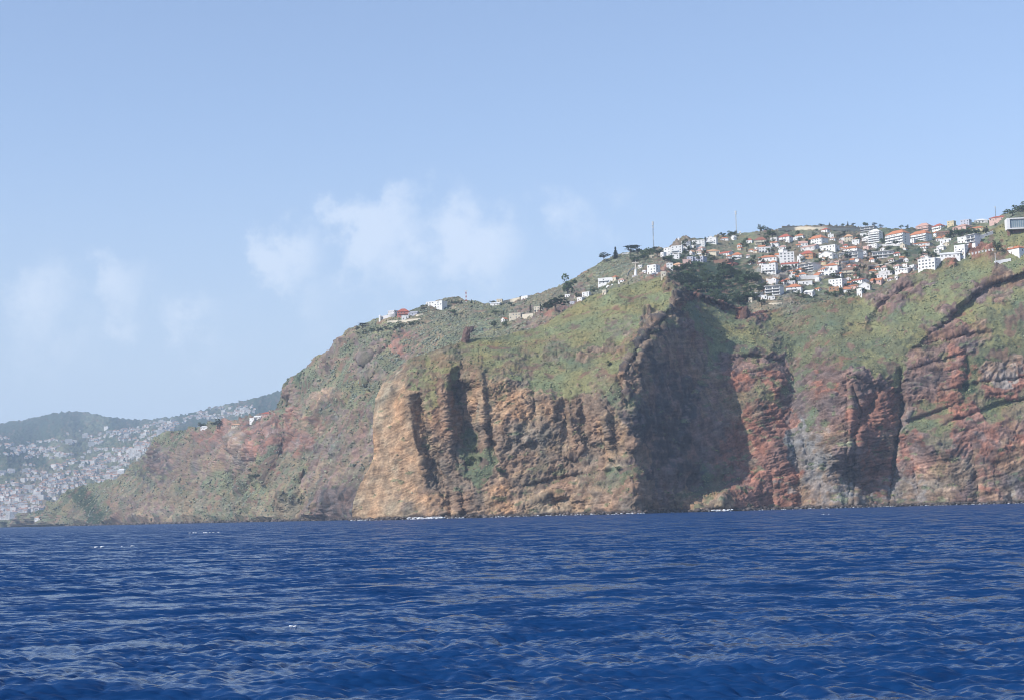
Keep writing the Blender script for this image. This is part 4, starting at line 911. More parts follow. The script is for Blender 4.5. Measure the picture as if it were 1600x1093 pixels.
ROWS = """1045 396 11 8 flat white white|white cubic house, leftmost of the white terrace stepping up to the crest
1059 396 16 11 flat white white b|tall white flat-roofed terrace house below the bare reddish bank
1037 400 6 5 hut white white|tiny white outbuilding at the lower left foot of the crest terrace
1045 401 9 5 flat white white|low white annex just below the leftmost cubic terrace house
1057 405 11 7 flat white white|white flat house standing alone among dark trees under the crest terrace
1073 385 12 7 flat white white b|white house of the crest terrace with one long balcony, between two taller ones
1075 392 10 6 flat white white b|small white balcony house directly under the middle crest terrace
1093 385 18 9 flat white white b|broad white two storey house right below the grassy crest
1086 388 10 4 flat white white|low white annex tucked under the broad white crest house
1096 392 11 7 hip white pink|white house with a pink tiled hip roof under the broad crest house
1113 381 15 9 flat white white bt|white tiered house with a roof room beside the dark crest bushes
1115 397 20 8 hip cream peach w|long cream house with a peach tiled roof above the wood
1117 400 10 5 flat cream white|low cream annex in front of the long cream house
1094 400 10 5 gab cream white|small cream gabled house left of the long cream house
1094 409 17 7 arch lilac grey|lilac grey house with dark arched openings at the upper edge of the wood
1079 408 9 6 flat lilac grey|small lilac grey flat house beside the arched one above the wood
1074 412 12 6 flat pink pink|pinkish low house at the upper left edge of the wood
1060 419 15 9 hip pink peach|peach roofed house in front of the left end of the wood
1047 420 9 8 flat white white|narrow white house left of the peach roofed one
1022 427 15 12 flat white white w|bright white block alone on the ridge right of the statue
1037 431 7 6 hut cream peach|little cream hut on the ridge path by the start of the crag
1061 375 3.4 3.6 tank white white|small white round tank on the edge of the grassy crest
949 443 22 8 flat white white b|long white stepped house on the slope left of the statue
962 438 6 8 hip cream orange|cream little tower house with an orange cap between white houses
972 441 9 6 hip white pink|white house with a pinkish roof just left of the statue terrace
950.5 449 6 4 dome white white|white dome shelter below the long stepped house, larger of two
957 447 5 3.2 dome white white|white dome shelter below the long stepped house, smaller of two
1001 419 6 4 flat white white|small white flat building right behind the statue
1008 426 5 2.6 hut white white|low white kiosk on the ridge between statue and bright white block
1019 403 6 3.2 hut cream white|small cream hut under the dark ridge trees above the statue
1133 376 11 6 hip white orange|white house with an orange roof at the crest under dark bushes
1147 375 6 7 gabf white white|narrow white gabled house at the top of the bare crest bank
1156.5 366 3 3.6 hut white white|tiny white hut alone on the skyline of the crest
1190 382 17 12 hip cream rust b|cream two storey house with a rust hip roof beside bare trees
1207 383 17 6 gab pale orange|low pale house with a long orange roof next to the rust roofed house
1202 386 11 5 flat white white|low white house in front of the long orange roof
1211 377 10 5 flat pale grey|pale house with a grey flat roof behind the long orange roof
1229 378 17 13 hip white red b|tall white house with a red hip roof below the long tan wall
1196 395 17 8 arch white white|white house with an arched porch on the slope above the white school
1214 387 8 5 flat white white|small white box house between the arched house and the red roof
1224 390 10 7 hip white pink|white house with a pink roof above the white school
1136 400 18 8 gab white red|long white house with a bright red roof beside a round dark tree
1153 405 14 11 hip white orange b|white balcony house with an orange roof at the upper edge of the wood
1132 411 24 5 hut brown red|long low brown house under a flat red roof at the edge of the wood
1144 415 16 5 gab red red|small red walled house below the flat red roof by the wood
1202 408 26 10 hip white orange|long white house with an orange roof left of the white school
1231 411 23 17 flat white white wt|tall white school like house with three rows of tall windows
1204 427 23 14 flat white white b|white stepped house with deep terraces above the bare crag
1183 391 4 4 hut white white|tiny white hut in the bushes above the long orange roofed house
1157 391 7 6 hip cream orange|small cream house with an orange cap above the balcony house
1279 381 31 15 hip white orange w|large white hotel like house with an orange hip roof, mid town
1251 373 12 8 hip white orange|white house with an orange roof left of the large hotel like house
1256 385 13 9 gab white pink|white gabled house with a pink roof left of the hotel like house
1244 375 8 3.4 hut white white|low white roofed shed between red roof and hotel like house
1268 390 24 8 gab pale pink|wide low house with a pale pink roof under the hotel like house
1264 404 19 13 hip orange red b|orange walled villa with a stacked red hip roof
1298 392 24 8 flat white pink|white flat house right below the hotel like house
1296 403 22 10 gabf white white w|white house with a broad front gable right of the orange villa
1332 404 34 10 mod white white|long white glass fronted villa on the terrace right of the broad gable
1327 377 12 11 hip cream peach|cream house with a peach roof standing alone under the tan wall
1291 363 10 7 hip white red|small white house with a red roof at the foot of the tan wall
1315 381 6 4 hut pink orange|tiny pink hut on the slope under the tan wall
1236 417 24 8 gab white red|white house with a low red roof directly below the white school
1268 424 27 12 mod white white|white villa with big windows on the green terrace below the orange villa
1288 413 22 6 hip yellow orange|yellow house with an orange roof behind the big windowed villa
1301 421 24 11 hip white orange b|white stacked house with an orange roofed top, right of the yellow house
1297 431 26 7 arch white white|white arcaded terrace house below the stacked house
1331 430 28 15 hip cream brown b|cream house with a brown roof and three terraces
1311 449 21 12 flat white white n|plain white block without balconies above the lower road
1343 442 26 7 gab white red|low house under a long bright red roof right of the plain white block
1335 451 24 7 hip pink orange|pinkish house with an orange roof below the bright red roof
1353 452 16 11 gabf white white|white house with a blank front gable beside the bright red roof
1372 443 16 9 gab pink orange|pink house with an orange roof at the right end of the lower row
1346 462 9 10 flat white white|narrow white house on the lowest step above the red crag
1304 454 14 5 flat orange peach|low orange house in front of the plain white block
1266 461 13 8 gab white white|small white gabled house on the lowest row by green bushes
1212 461 24 14 mod white grey|cubic white and grey framed villa above the ravine
1243 456 24 14 hip white orange b|white house with an orange roof right of the cubic framed villa
1260 445 20 5 flat white white|long low white house behind the orange roof beside the cubic villa
1182 464 20 6 hut pale white|low house under a thin white slab roof at the edge of the ravine
1195 468 8 6 flat white white|white box house below the slab roof in the ravine
1206 468 10 4.5 flat white white|low white house at the foot of the cubic framed villa
1174 472 6 6 hut cream cream|small cream hut lowest in the ravine
1172 433 5 3.4 hut white white|white hut alone at the right edge of the wood
1370 379 19 23 apt white white|tall white apartment block seen from its blank end
1405 382 35 24 apt white orange|widest white apartment block with stacked balconies and orange roofs
1440 376 34 17 apt white orange|white apartment block with dark balconies under a bright orange roof
1440 384 32 6 hip pale orange|low building with an orange roof in front of the bright roofed block
1359 361 20 6 mod pale pale|pale two slab house at the right end of the tan wall
1356 380 11 11 apt white white|small white terrace block left of the blank ended apartment block
1368 388 16 6 flat white white|white house with two dark windows below the blank ended block
1333 394 24 10 hip white orange|white house with an orange roof behind the long glass fronted villa
1383 403 33 10 mod white white|white glass fronted villa under the green terrace of the apartments
1356 390 10 4.5 hut pink pink|low pink shed left of the house with two dark windows
1455 419 29 15 flat white white wt|big white two storey villa above the bare red bank
1488 402 28 9 gab white white|long white house stepping up the ridge beside the big white villa
1504 397 16 13 flat white grey b|white stepped house with grey roofs near the fence posts
1523 378 16 10 mod white white|white framed modern house beside the long dark wall on the ridge
1507 379 14 8 flat white white|white cubic house left of the framed modern house
1480 379 16 5 flat white white|low white house with a curved looking front below the dark trees
1472 391 11 9 hip white pale|white house half hidden by trees below the curved front house
1446 361 20 13 apt pink pink|pinkish apartment block on the skyline behind the bright orange roof
1469 359 16 10 hip white red b|white skyline house with a dark red roof
1488 353 10 7 flat yellow pale|pale yellow skyline house between red and pink roofs
1506 359 24 9 hip pink pink|long pink house with a pink roof on the skyline
1511 351 13 7 flat lilac white|lilac white cube behind the long pink skyline house
1530 361 22 8 hip yellow orange|yellow house with an orange roof under the skyline
1535 349 18 8 hip pale pale w|pale tall house on the skyline left of the pink and red pair
1563 344 24 7.5 hip pink red|pink skyline house with red roofs by the lattice pole
1557 349 15 7 gab cream pink|cream house with a pink roof in front of the pink skyline house
1588 396 38 13 hip white orange t|broad white house with a roof room below the cantilever villa
1414 424 20 6 gab white white|white tent roofed house below the grey retaining wall
1388 430 20 6 flat pale grey|pale house under a flat grey roof at the end of the retaining wall
1380 437 14 7 flat white white|white blue shaded house above the pink house of the lower row
1402 437 4 5 hut white white|tiny white hut beside a bush above the red soil bank
1478 367 20 7 gab brown brown|brown house below the skyline between orange roofs and dark trees
614 493 12 7 flat pale white|pale house behind the long cream wall on the far left ridge
630 494 17 12 hip red red b|red house on the far left ridge
646 493 13 7 gab lilac grey|lilac grey house right of the red ridge house
633 499 10 5 flat white white|low white house below the red ridge house
682 481 30 10 flat white white wn|large white building with a long flat roof on the left skyline
775 477 14 5 gab white white|white low house on the skyline between tower and long pale wall
781 472 8 4 hut cream white|small cream house on top of the middle skyline
823 467 13 4 hut white white|white strip of a house on the middle skyline, right of the pale wall
788 502 8 6 gabf white orange|small white front gabled house on the slope below the middle skyline
806 498 17 8 flat cream white|cream flat house on the slope left of the cream wall
840 487 9 7 arch cream peach|cream arched house between dark cypress like trees
850 483 7 6 hut cream peach|small cream house at the left edge of a round dark tree
888 464 8 3.4 hut white white|low white roof right below the tall dark tree on the slope
905 466 11 6 flat tan pale|tan flat house behind the ridge path
917 463 11 6 flat white white|white broken looking house on the ridge path behind the headland
908 469 8 3.4 hut white white|low white hut below the tan flat house
895 475 7 3 hut lilac white|bluish low roof beside the round dark tree
946 460 6 6 hut cream pink|cream hut with a pink roof on the green headland ridge
322 669 14 4.5 gab white white|white house under dark pines on the far left cliff
369 666 13 5 hip cream peach|cream house on the far cliff right of the dark pines
395 658 8 5 flat white white|small white house lowest of the three climbing the far cliff edge
403 653 11 4.5 gab white white|white house in the middle of the three on the far cliff edge
416 649 13 6 hip pink red|reddish roofed house highest of the three on the far cliff edge
62 811 14 6 hip white peach|white house with a peach roof alone on the shore under the far cliff"""
rngH = random.Random(11)
for row in ROWS.split('\n'):
    spec, label = row.split('|'); q = spec.split()
    house(float(q[0]), float(q[1]), float(q[2]), float(q[3]), q[4], q[5], q[6], label, opts=q[7] if len(q) > 7 else '', rng=rngH,
          group='houses of the hillside town' if float(q[0]) > 935 else 'houses along the western ridge')
# infill: houses packed between the named ones, each described by its neighbour
MARKS = [(1231, 403, 'the tall white school like house'), (1279, 373, 'the hotel like house'), (1264, 397, 'the orange villa'), (1332, 400, 'the long glass fronted villa'), (1370, 368, 'the blank ended apartment block'),
  (1405, 370, 'the widest apartment block'), (1440, 368, 'the bright roofed block'), (1383, 398, 'the lower glass fronted villa'), (1455, 409, 'the big white villa'), (1311, 443, 'the plain white block'),
  (1343, 438, 'the bright red roof'), (1331, 423, 'the brown roofed house'), (1212, 454, 'the cubic framed villa'), (1243, 449, 'the house beside the cubic villa'), (1204, 420, 'the stepped house above the crag'),
  (1196, 391, 'the arched porch house'), (1190, 376, 'the rust roofed house'), (1229, 371, 'the tall red roofed house'), (1115, 393, 'the long cream house'), (1136, 396, 'the red roof by the round tree'), (1472, 387, 'the house hidden by trees'),
  (1301, 417, 'the white stacked house'), (1256, 381, 'the pink roofed gable house'), (1298, 388, 'the flat house below the hotel'), (1327, 371, 'the lone peach roofed house'), (1506, 355, 'the long pink skyline house'), (1093, 380, 'the broad white crest house'), (1153, 400, 'the balcony house by the wood')]
taken = [(float(r.split()[0]), float(r.split()[1]), float(r.split()[2]), float(r.split()[3])) for r in ROWS.split('\n')]
used = set(); k = 0; tries = 0
while k < 84 and tries < 14000:
    tries += 1
    px, py = rngH.uniform(1080, 1500), rngH.uniform(364, 466)
    lo = np.interp(px, [1080, 1120, 1172, 1195, 1260, 1340, 1390, 1440, 1470, 1500], [402, 404, 408, 464, 462, 458, 440, 420, 398, 384]); hi = np.interp(px, [1080, 1150, 1215, 1350, 1460, 1500], [388, 384, 372, 366, 366, 362])
    if not hi < py < lo: continue
    w_, h2 = rngH.uniform(5.5, 10.5), rngH.uniform(4.5, 8)
    if any(abs(px - a) < (w_ + c) * .40 and -h2 * .6 < b2 - py < d * .62 for a, b2, c, d in taken): continue
    kd, rf, txt = rngH.choice([('hip', 'orange', 'with an orange roof'), ('hip', 'pink', 'with a pink roof'), ('gab', 'orange', 'with an orange gable roof'), ('hip', 'orange', 'with an orange roof'), ('flat', 'white', 'with a flat roof'), ('hip', 'red', 'with a red roof'), ('gabf', 'peach', 'with a front gable')])
    wl = rngH.choice(['white', 'white', 'white', 'pale', 'cream']); mk = min(MARKS, key=lambda q: (q[0] - px) ** 2 + 3 * (q[1] - py) ** 2); dx, dy = px - mk[0], py - mk[1]
    rel = ('right of ' if dx > 0 else 'left of ') if abs(dx) > 1.6 * abs(dy) else ('below ' if dy > 0 else 'above ')
    lab = ('small ' if w_ < 9 else '') + wl + ' house ' + txt + ' ' + rel + mk[2]
    if lab in used:
        lab = lab.replace(' house ', rngH.choice([' two storey house ', ' narrow house ', ' square house ', ' low house ']), 1)
        if ' low ' in lab: h2 = min(h2, 4.6)
        if ' narrow ' in lab: w_ = min(w_, 6.2)
        if ' two storey ' in lab: h2 = 8.0
        if ' square ' in lab: w_ = h2 = 7.0
    if lab in used: continue
    if house(px, py, w_, h2, kd, wl, rf, lab, opts=rngH.choice(['', 'b', '', 't'] if kd == 'flat' else ['', 'b', '']), rng=rngH) is None: continue
    used.add(lab); taken.append((px, py, w_, h2)); k += 1
print('infill', k)
lap('houses')

# cantilever villa on the right edge: a raised white frame with a glass front on a brown pillar
h_ = hit_down(1580, 371, 'AB'); mpp = h_[0][1] / F_PX
root = bpy.data.objects.new('villa', None); COL.objects.link(root); root.location = tuple(h_[0])
tag(root, 'white cantilever villa with a wide glass front raised on a brown pillar', 'villa', 'houses of the hillside town')
u = mpp; root.rotation_euler.z = -.12
pale_glass, nt_, b_ = new_mat('pale_glass'); b_.inputs['Base Color'].default_value = (0.20, 0.27, 0.30, 1); b_.inputs['Roughness'].default_value = 0.08
SKYGLASS = _win(2, 1).mesh('window', [FRAME, pale_glass])
zb, zt = 14.5 * u, 31 * u; x0, x1 = -5 * u, 34 * u
MB().box(x0, x1, 0, 13, zb - .9, zb).box(x0, x1, 0, 13, zt - 1.2, zt).box(x0, x0 + 2.8, 0, 13, zb, zt - 1.2).box(x1 - 1.2, x1, 0, 13, zb, zt - 1.2).build('concrete_frame', WALL['white'], root)
MB().box(x0 + 2.8, x1 - 1.2, 6, 12.7, zb, zt - 1.2).build('wall', WALL['grey'], root)
for i in range(5):
    a = x0 + 3.0 + i * (x1 - x0 - 4.4) / 5; b2 = a + (x1 - x0 - 4.4) / 5 - .1
    put('window', SKYGLASS, root, (a + b2) / 2, 1.2, zb + .05, b2 - a, zt - zb - 1.4)
MB().box(x0 + .5, x0 + 3.0, 3, 6, -5, zb - .9).build('pillar', WALL['brown'], root)
MB().box(x0 + 6, x1, 5, 12.5, zb * .25 - 4, zb - .9).build('basement_wall', WALL['brown'], root)
rl = MB()
for k in range(14): rl.box(x0 + 3 + k * (x1 - x0 - 4.5) / 13 - .04, x0 + 3 + k * (x1 - x0 - 4.5) / 13 + .04, .1, .18, zb, zb + 1.0)
rl.box(x0 + 2.8, x1 - 1.2, .08, .2, zb + 1.0, zb + 1.08); rl.build('railing', FRAME, root)

# ------------------------------------------------------------------ long walls, fence posts
def long_wall(pts, hpx, mat, cap, label, name='retaining_wall', thick=0.5, layers='AB'):
    P = []
    for k in range(len(pts) - 1):
        n = max(2, int(abs(pts[k+1][0] - pts[k][0]) / 3) + 1)
        for t in np.linspace(0, 1, n, endpoint=(k == len(pts) - 2)):
            x = pts[k][0] + (pts[k+1][0] - pts[k][0]) * t; y = pts[k][1] + (pts[k+1][1] - pts[k][1]) * t
            h = hit_down(x, y, layers)
            if h is not None: P.append(h[0])
    if len(P) < 2: print('MISS wall', label); return
    P = np.array(P)
    if len(P) > 4:                                       # a wall runs smoothly over the bumps
        for _ in range(6): P[1:-1] = (P[:-2] + 2 * P[1:-1] + P[2:]) / 4
    o0 = P[0].copy(); Q = P - o0; H = hpx * P[:, 1].mean() / F_PX
    root = bpy.data.objects.new(name, None); COL.objects.link(root); root.location = tuple(o0); tag(root, label, 'wall')
    def strip(zlo, zhi, off0, off1):
        mb = MB(); vs = []
        for q in Q: vs += [(q[0], q[1] + off0, q[2] + zlo), (q[0], q[1] + off0, q[2] + zhi), (q[0], q[1] + off1, q[2] + zhi), (q[0], q[1] + off1, q[2] + zlo)]
        fs = []
        for i in range(len(Q) - 1):
            a = i * 4
            for j in range(4): fs.append((a + j, a + 4 + j, a + 4 + (j + 1) % 4, a + (j + 1) % 4))
        fs += [(0, 1, 2, 3), tuple(len(vs) - 4 + j for j in (3, 2, 1, 0))]
        return mb.poly(vs, fs)
    strip(-3, H, 0, thick + 2.5).build('masonry', mat, root)
    if cap: strip(H, H + .45, -.15, thick).build('coping', cap, root)
    return root
WT, WC, WG, WS = WALL['tan'], WALL['cream'], WALL['grey'], WALL['white']
STONE = vary_mat('wall_stone', (0.30, 0.255, 0.205), 0.9, 0.35, 0.8, 0.5)
long_wall([(1216, 361), (1240, 359), (1300, 360), (1352, 362)], 4.2, WC, None, 'long pale lower retaining wall on top of the town')
long_wall([(1222, 356.4), (1300, 356.8), (1352, 358.5)], 3.2, WT, None, 'long tan upper retaining wall on the skyline above the town')
long_wall([(1218, 435), (1244, 436)], 6, WT, None, 'tan retaining wall above the bare crag of the ravine')
long_wall([(1246, 437), (1278, 436)], 6, WALL['pale'], None, 'pale retaining wall below the green terrace of the big windowed villa')
long_wall([(1279, 437), (1304, 434)], 4.5, STONE, None, 'stone retaining wall below the arcaded terrace house')
long_wall([(1357, 421), (1385, 418), (1411, 409)], 5, STONE, WS, 'grey retaining wall with a white coping rising along a ramp')
long_wall([(1198, 443), (1212, 446)], 8, WALL['pale'], None, 'short pale wall holding the bare crag above the cubic villa')
long_wall([(1555, 412), (1580, 408)], 4.5, WS, None, 'white terrace wall on the slope under the broad white house')
long_wall([(1201, 476), (1222, 475)], 2.4, WC, None, 'low cream wall at the bottom of the ravine road')
long_wall([(1462, 404), (1476, 403)], 2.0, WS, None, 'short white garden wall behind the big white villa')
long_wall([(1531, 374), (1552, 366)], 5, WALL['grey'], WS, 'long dark grey wall with a white top climbing the ridge')
long_wall([(980, 433), (980.5, 425), (990, 420.5), (994, 419)], 2.2, WS, None, 'white zigzag balustrade wall climbing beside the statue')
long_wall([(1018, 429.5), (1028, 427)], 2.2, WS, None, 'low white wall in front of the bright white ridge block')
long_wall([(972, 398), (983, 396.5)], 2.0, WALL['pale'], None, 'low pale wall between pines on the skyline')
long_wall([(605, 504.5), (640, 502.5), (657, 500)], 3.2, WC, None, 'long cream wall under the houses of the far left ridge')
long_wall([(596, 499), (618, 495)], 5, WALL['pale'], None, 'pale wall between turret and houses on the far left ridge')
long_wall([(650, 495), (661, 492.5)], 3, WC, None, 'short cream wall right of the lilac grey ridge house')
long_wall([(786, 474), (800, 471), (817, 467.5)], 4.0, WALL['cream'], None, 'long pale wall along the middle skyline')
long_wall([(816, 496), (833, 494.5)], 5, WC, None, 'cream wall joined to the flat house on the middle slope')
long_wall([(1090, 423), (1110, 421)], 1.6, WALL['pale'], None, 'pale path edge at the upper side of the wood') if False else None
long_wall([(1316, 411), (1342, 408)], 2.6, WS, None, 'white terrace front below the long glass fronted villa')
long_wall([(1376, 384.5), (1412, 385)], 3, WALL['pale'], None, 'pale terrace wall in front of the widest apartment block')
h_ = hit_down(594, 501, 'B'); u = h_[0][1] / F_PX
root = bpy.data.objects.new('turret', None); COL.objects.link(root); root.location = tuple(h_[0]); tag(root, 'white round turret at the left end of the far left ridge houses', 'turret')
MB().tube([(0,0,-4),(0,0,7*u)], [2*u, 2*u], 14).build('wall', WS, root); MB().tube([(0,0,7*u),(0,0,7.4*u),(0,0,9.5*u)], [2.4*u, 2.3*u, .1], 14).build('roof', ROOF['white'], root)
proto = None
for k in range(8):
    h = hit(1514.5 + k * 5.2, 398 - k * 1.06, 'AB')
    if h is None: continue
    if proto is None:
        proto = bpy.data.objects.new('fence_post', None); COL.objects.link(proto)
        MB().box(-.75, .75, -.4, .4, -2, 1.3).build('pillar', WS, proto); MB().box(-.9, .9, -.55, .55, 1.3, 1.5).build('cap', WS, proto); o = proto
    else:
        o = proto.copy(); COL.objects.link(o)
        for c in proto.children:
            c2 = c.copy(); COL.objects.link(c2); c2.parent = o
    o.location = tuple(h[0]); tag(o, 'squat white fence pillar in the row along the reddish track', 'fence post', 'white pillars along the reddish track')

# ------------------------------------------------------------------ statue, masts, tower
h_ = hit_down(993.5, 431, 'B'); P = h_[0]; u = P[1] / F_PX
root = bpy.data.objects.new('statue', None); COL.objects.link(root); root.location = tuple(P); root.rotation_euler.z = .1
tag(root, 'pale stone figure with outstretched arms on a white pedestal', 'statue')
STN = vary_mat('statue_stone', (0.66, 0.58, 0.48), 0.85, 0.15, 1.5)
MB().tube([(0,0,-2),(0,0,1.0*u),(0,0,1.0*u),(0,0,5*u),(0,0,9*u),(0,0,10*u)], [3.4*u, 3.3*u, 2.6*u, 2.2*u, 1.7*u, 1.9*u], 8).build('pedestal', WS, root)
mb = MB(); hz_ = 10 * u
mb.tube([(0,0,hz_),(0,0,hz_+4*u),(0,0,hz_+8.2*u),(0,0,hz_+10.6*u),(0,0,hz_+11.4*u)], [1.35*u, 1.05*u, .9*u, 1.15*u, .45*u], 12)
mb.tube([(0,0,hz_+11.2*u),(0,0,hz_+11.8*u),(0,0,hz_+12.8*u),(0,0,hz_+13.6*u),(0,0,hz_+13.9*u)], [.3*u, .52*u, .66*u, .5*u, .1*u], 10)
for s_ in (-1, 1):
    mb.tube([(0,0,hz_+10.3*u),(s_*2.6*u,-.1*u,hz_+10.4*u),(s_*5.0*u,-.3*u,hz_+10.6*u),(s_*6.0*u,-.35*u,hz_+10.7*u)], [1.15*u, 1.05*u, .75*u, .35*u], 8)
mb.build('figure', STN, root)
for a_, b2, c_ in ((0, 1, 2),):
    MB().box(-5*u, 5*u, -3.4*u, 4*u, -3, .4*u).build('plinth', WALL['pale'], root)

def mast(px, pyb, pyt, label, wpx, mats, bands, antennas):
    h = hit_down(px, pyb, 'AB')
    if h is None: print('MISS mast', px); return
    P = h[0]; u = P[1] / F_PX; H = (pyb - pyt) * u; r = wpx * u / 2
    root = bpy.data.objects.new('radio_mast', None); COL.objects.link(root); root.location = tuple(P); tag(root, label, 'mast')
    nb = bands
    for k in range(nb):
        z0, z1 = -1 + (H + 1) * k / nb, -1 + (H + 1) * (k + 1) / nb; mb = MB()
        f = lambda z: r * (1 - .35 * max(z, 0) / H)
        C = [(-1, -.58), (1, -.58), (0, 1.15)]
        for i in range(3):
            a, b2 = C[i], C[(i + 1) % 3]
            mb.tube([(a[0]*f(z0), a[1]*f(z0), z0), (a[0]*f(z1), a[1]*f(z1), z1)], [.13, .13], 5)
            m_ = 3
            for j in range(m_):
                za, zb_ = z0 + (z1 - z0) * j / m_, z0 + (z1 - z0) * (j + 1) / m_
                p0, p1 = (a, b2) if j % 2 else (b2, a)
                mb.tube([(p0[0]*f(za), p0[1]*f(za), za), (p1[0]*f(zb_), p1[1]*f(zb_), zb_)], [.07, .07], 4)
                mb.tube([(a[0]*f(zb_), a[1]*f(zb_), zb_), (b2[0]*f(zb_), b2[1]*f(zb_), zb_)], [.06, .06], 4)
        mb.build('lattice_section', mats[k % len(mats)], root)
    for z, s_ in antennas:
        mb = MB()
        for i in range(3):
            t = i * 2.09 + .5; mb.tube([(math.cos(t)*r*1.6, math.sin(t)*r*1.6, H*z - .9), (math.cos(t)*r*1.6, math.sin(t)*r*1.6, H*z + .9)], [.28 * s_, .28 * s_], 6)
            mb.tube([(0, 0, H*z), (math.cos(t)*r*1.6, math.sin(t)*r*1.6, H*z)], [.06, .06], 4)
        mb.build('antenna', WS, root)
    return root
RED = vary_mat('mast_red', (0.42, 0.05, 0.035), 0.6, 0.15, 1.0); STEEL = vary_mat('mast_steel', (0.28, 0.30, 0.33), 0.45, 0.15, 1.0)
mast(1021.5, 391, 345, 'tall thin grey lattice mast on the skyline right of the ridge pines', 1.7, [STEEL, STEEL, STEEL, FRAME], 8, [(.80, 1.1), (.90, 1.4), (.97, 1.2)])
mast(1151, 369, 329, 'tall pale lattice mast on the skyline behind the crest bushes', 1.6, [FRAME, WALL['pale']], 8, [(.90, 1.5), (.98, 1.5)])
mast(1556, 344, 322, 'short dark lattice pole between pink skyline roofs', 1.0, [STEEL], 5, [(.95, .8)])
mast(728.5, 472.5, 453.5, 'red and white banded lattice tower on the left skyline', 2.6, [WS, RED], 7, [(.98, .8)])
h_ = hit_down(1555.5, 409, 'AB'); P = h_[0]; u = P[1] / F_PX
root = bpy.data.objects.new('lamp_post', None); COL.objects.link(root); root.location = tuple(P); tag(root, 'pale post at the left end of the white terrace wall', 'post')
MB().tube([(0,0,-1),(0,0,14*u)], [.35, .28], 8).build('pole', WALL['pale'], root); MB().box(-.5, .9, -.25, .25, 14*u, 14*u + .3).build('lamp_head', DARKM, root)
lap('town extras')

# stump of rock on the headland ridge
def crag(px, pyb, wpx, hpx, rgb, seed, name, label, layers='A'):
    P = next(h[0] for h in (hit(px, pyb + k_, L_) for L_ in (layers, 'AB') for k_ in range(14)) if h is not None); u = P[1] / F_PX
    nu, nv = 28, 20; th = np.linspace(0, 2*np.pi, nu, endpoint=False); ph = np.linspace(-.5, np.pi/2, nv)
    T, F_ = np.meshgrid(th, ph)
    X = np.cos(T) * np.cos(F_) ** .55; Y = np.sin(T) * np.cos(F_) ** .55; Z = np.sin(F_)
    p = np.stack([X * wpx * u / 2, Y * wpx * u / 2, Z * hpx * u], -1).reshape(-1, 3)
    k = 1 + .34 * ridged(p + P, 3.5, 3, .6, seed) + .25 * pnoise(p + P, (2.2, 2.2, 7), seed + 3)
    p = p * np.c_[k, k, k * .8 + .2]
    p[:, 0] += .18 * p[:, 2]
    i = np.arange(nv - 1)[:, None] * nu + np.arange(nu)[None]; j = np.arange(nv - 1)[:, None] * nu + (np.arange(nu)[None] + 1) % nu
    f = np.stack([i, j, j + nu, i + nu], -1).reshape(-1, 4)
    col = np.array(rgb) * (1 + .35 * fbm(p + P, 2.0, 3, .6, seed + 7))[:, None]
    o = link(name, mesh_np(name, p, f, GROUND, False, {'albedo': np.clip(col, .01, .6)}), None, tuple(P)); tag(o, label, 'rock'); return o
crag(727, 531, 11, 19, (0.17, 0.11, 0.09), 5, 'rock_stump', 'reddish brown rock stump standing on the headland ridge')
crag(735, 517, 9, 6, (0.10, 0.065, 0.055), 9, 'rock_stump', 'dark overhanging block leaning on the ridge rock stump')
crag(1163, 497, 13, 15, (0.13, 0.075, 0.06), 11, 'rock_pinnacle', 'dark red pinnacle at the lower end of the crag band')
crag(1131, 481, 10, 8, (0.12, 0.07, 0.06), 15, 'rock_pinnacle', 'dark red knob in the middle of the crag band')
crag(1105, 470, 9, 7, (0.12, 0.075, 0.065), 19, 'rock_pinnacle', 'brown knob near the upper end of the crag band')

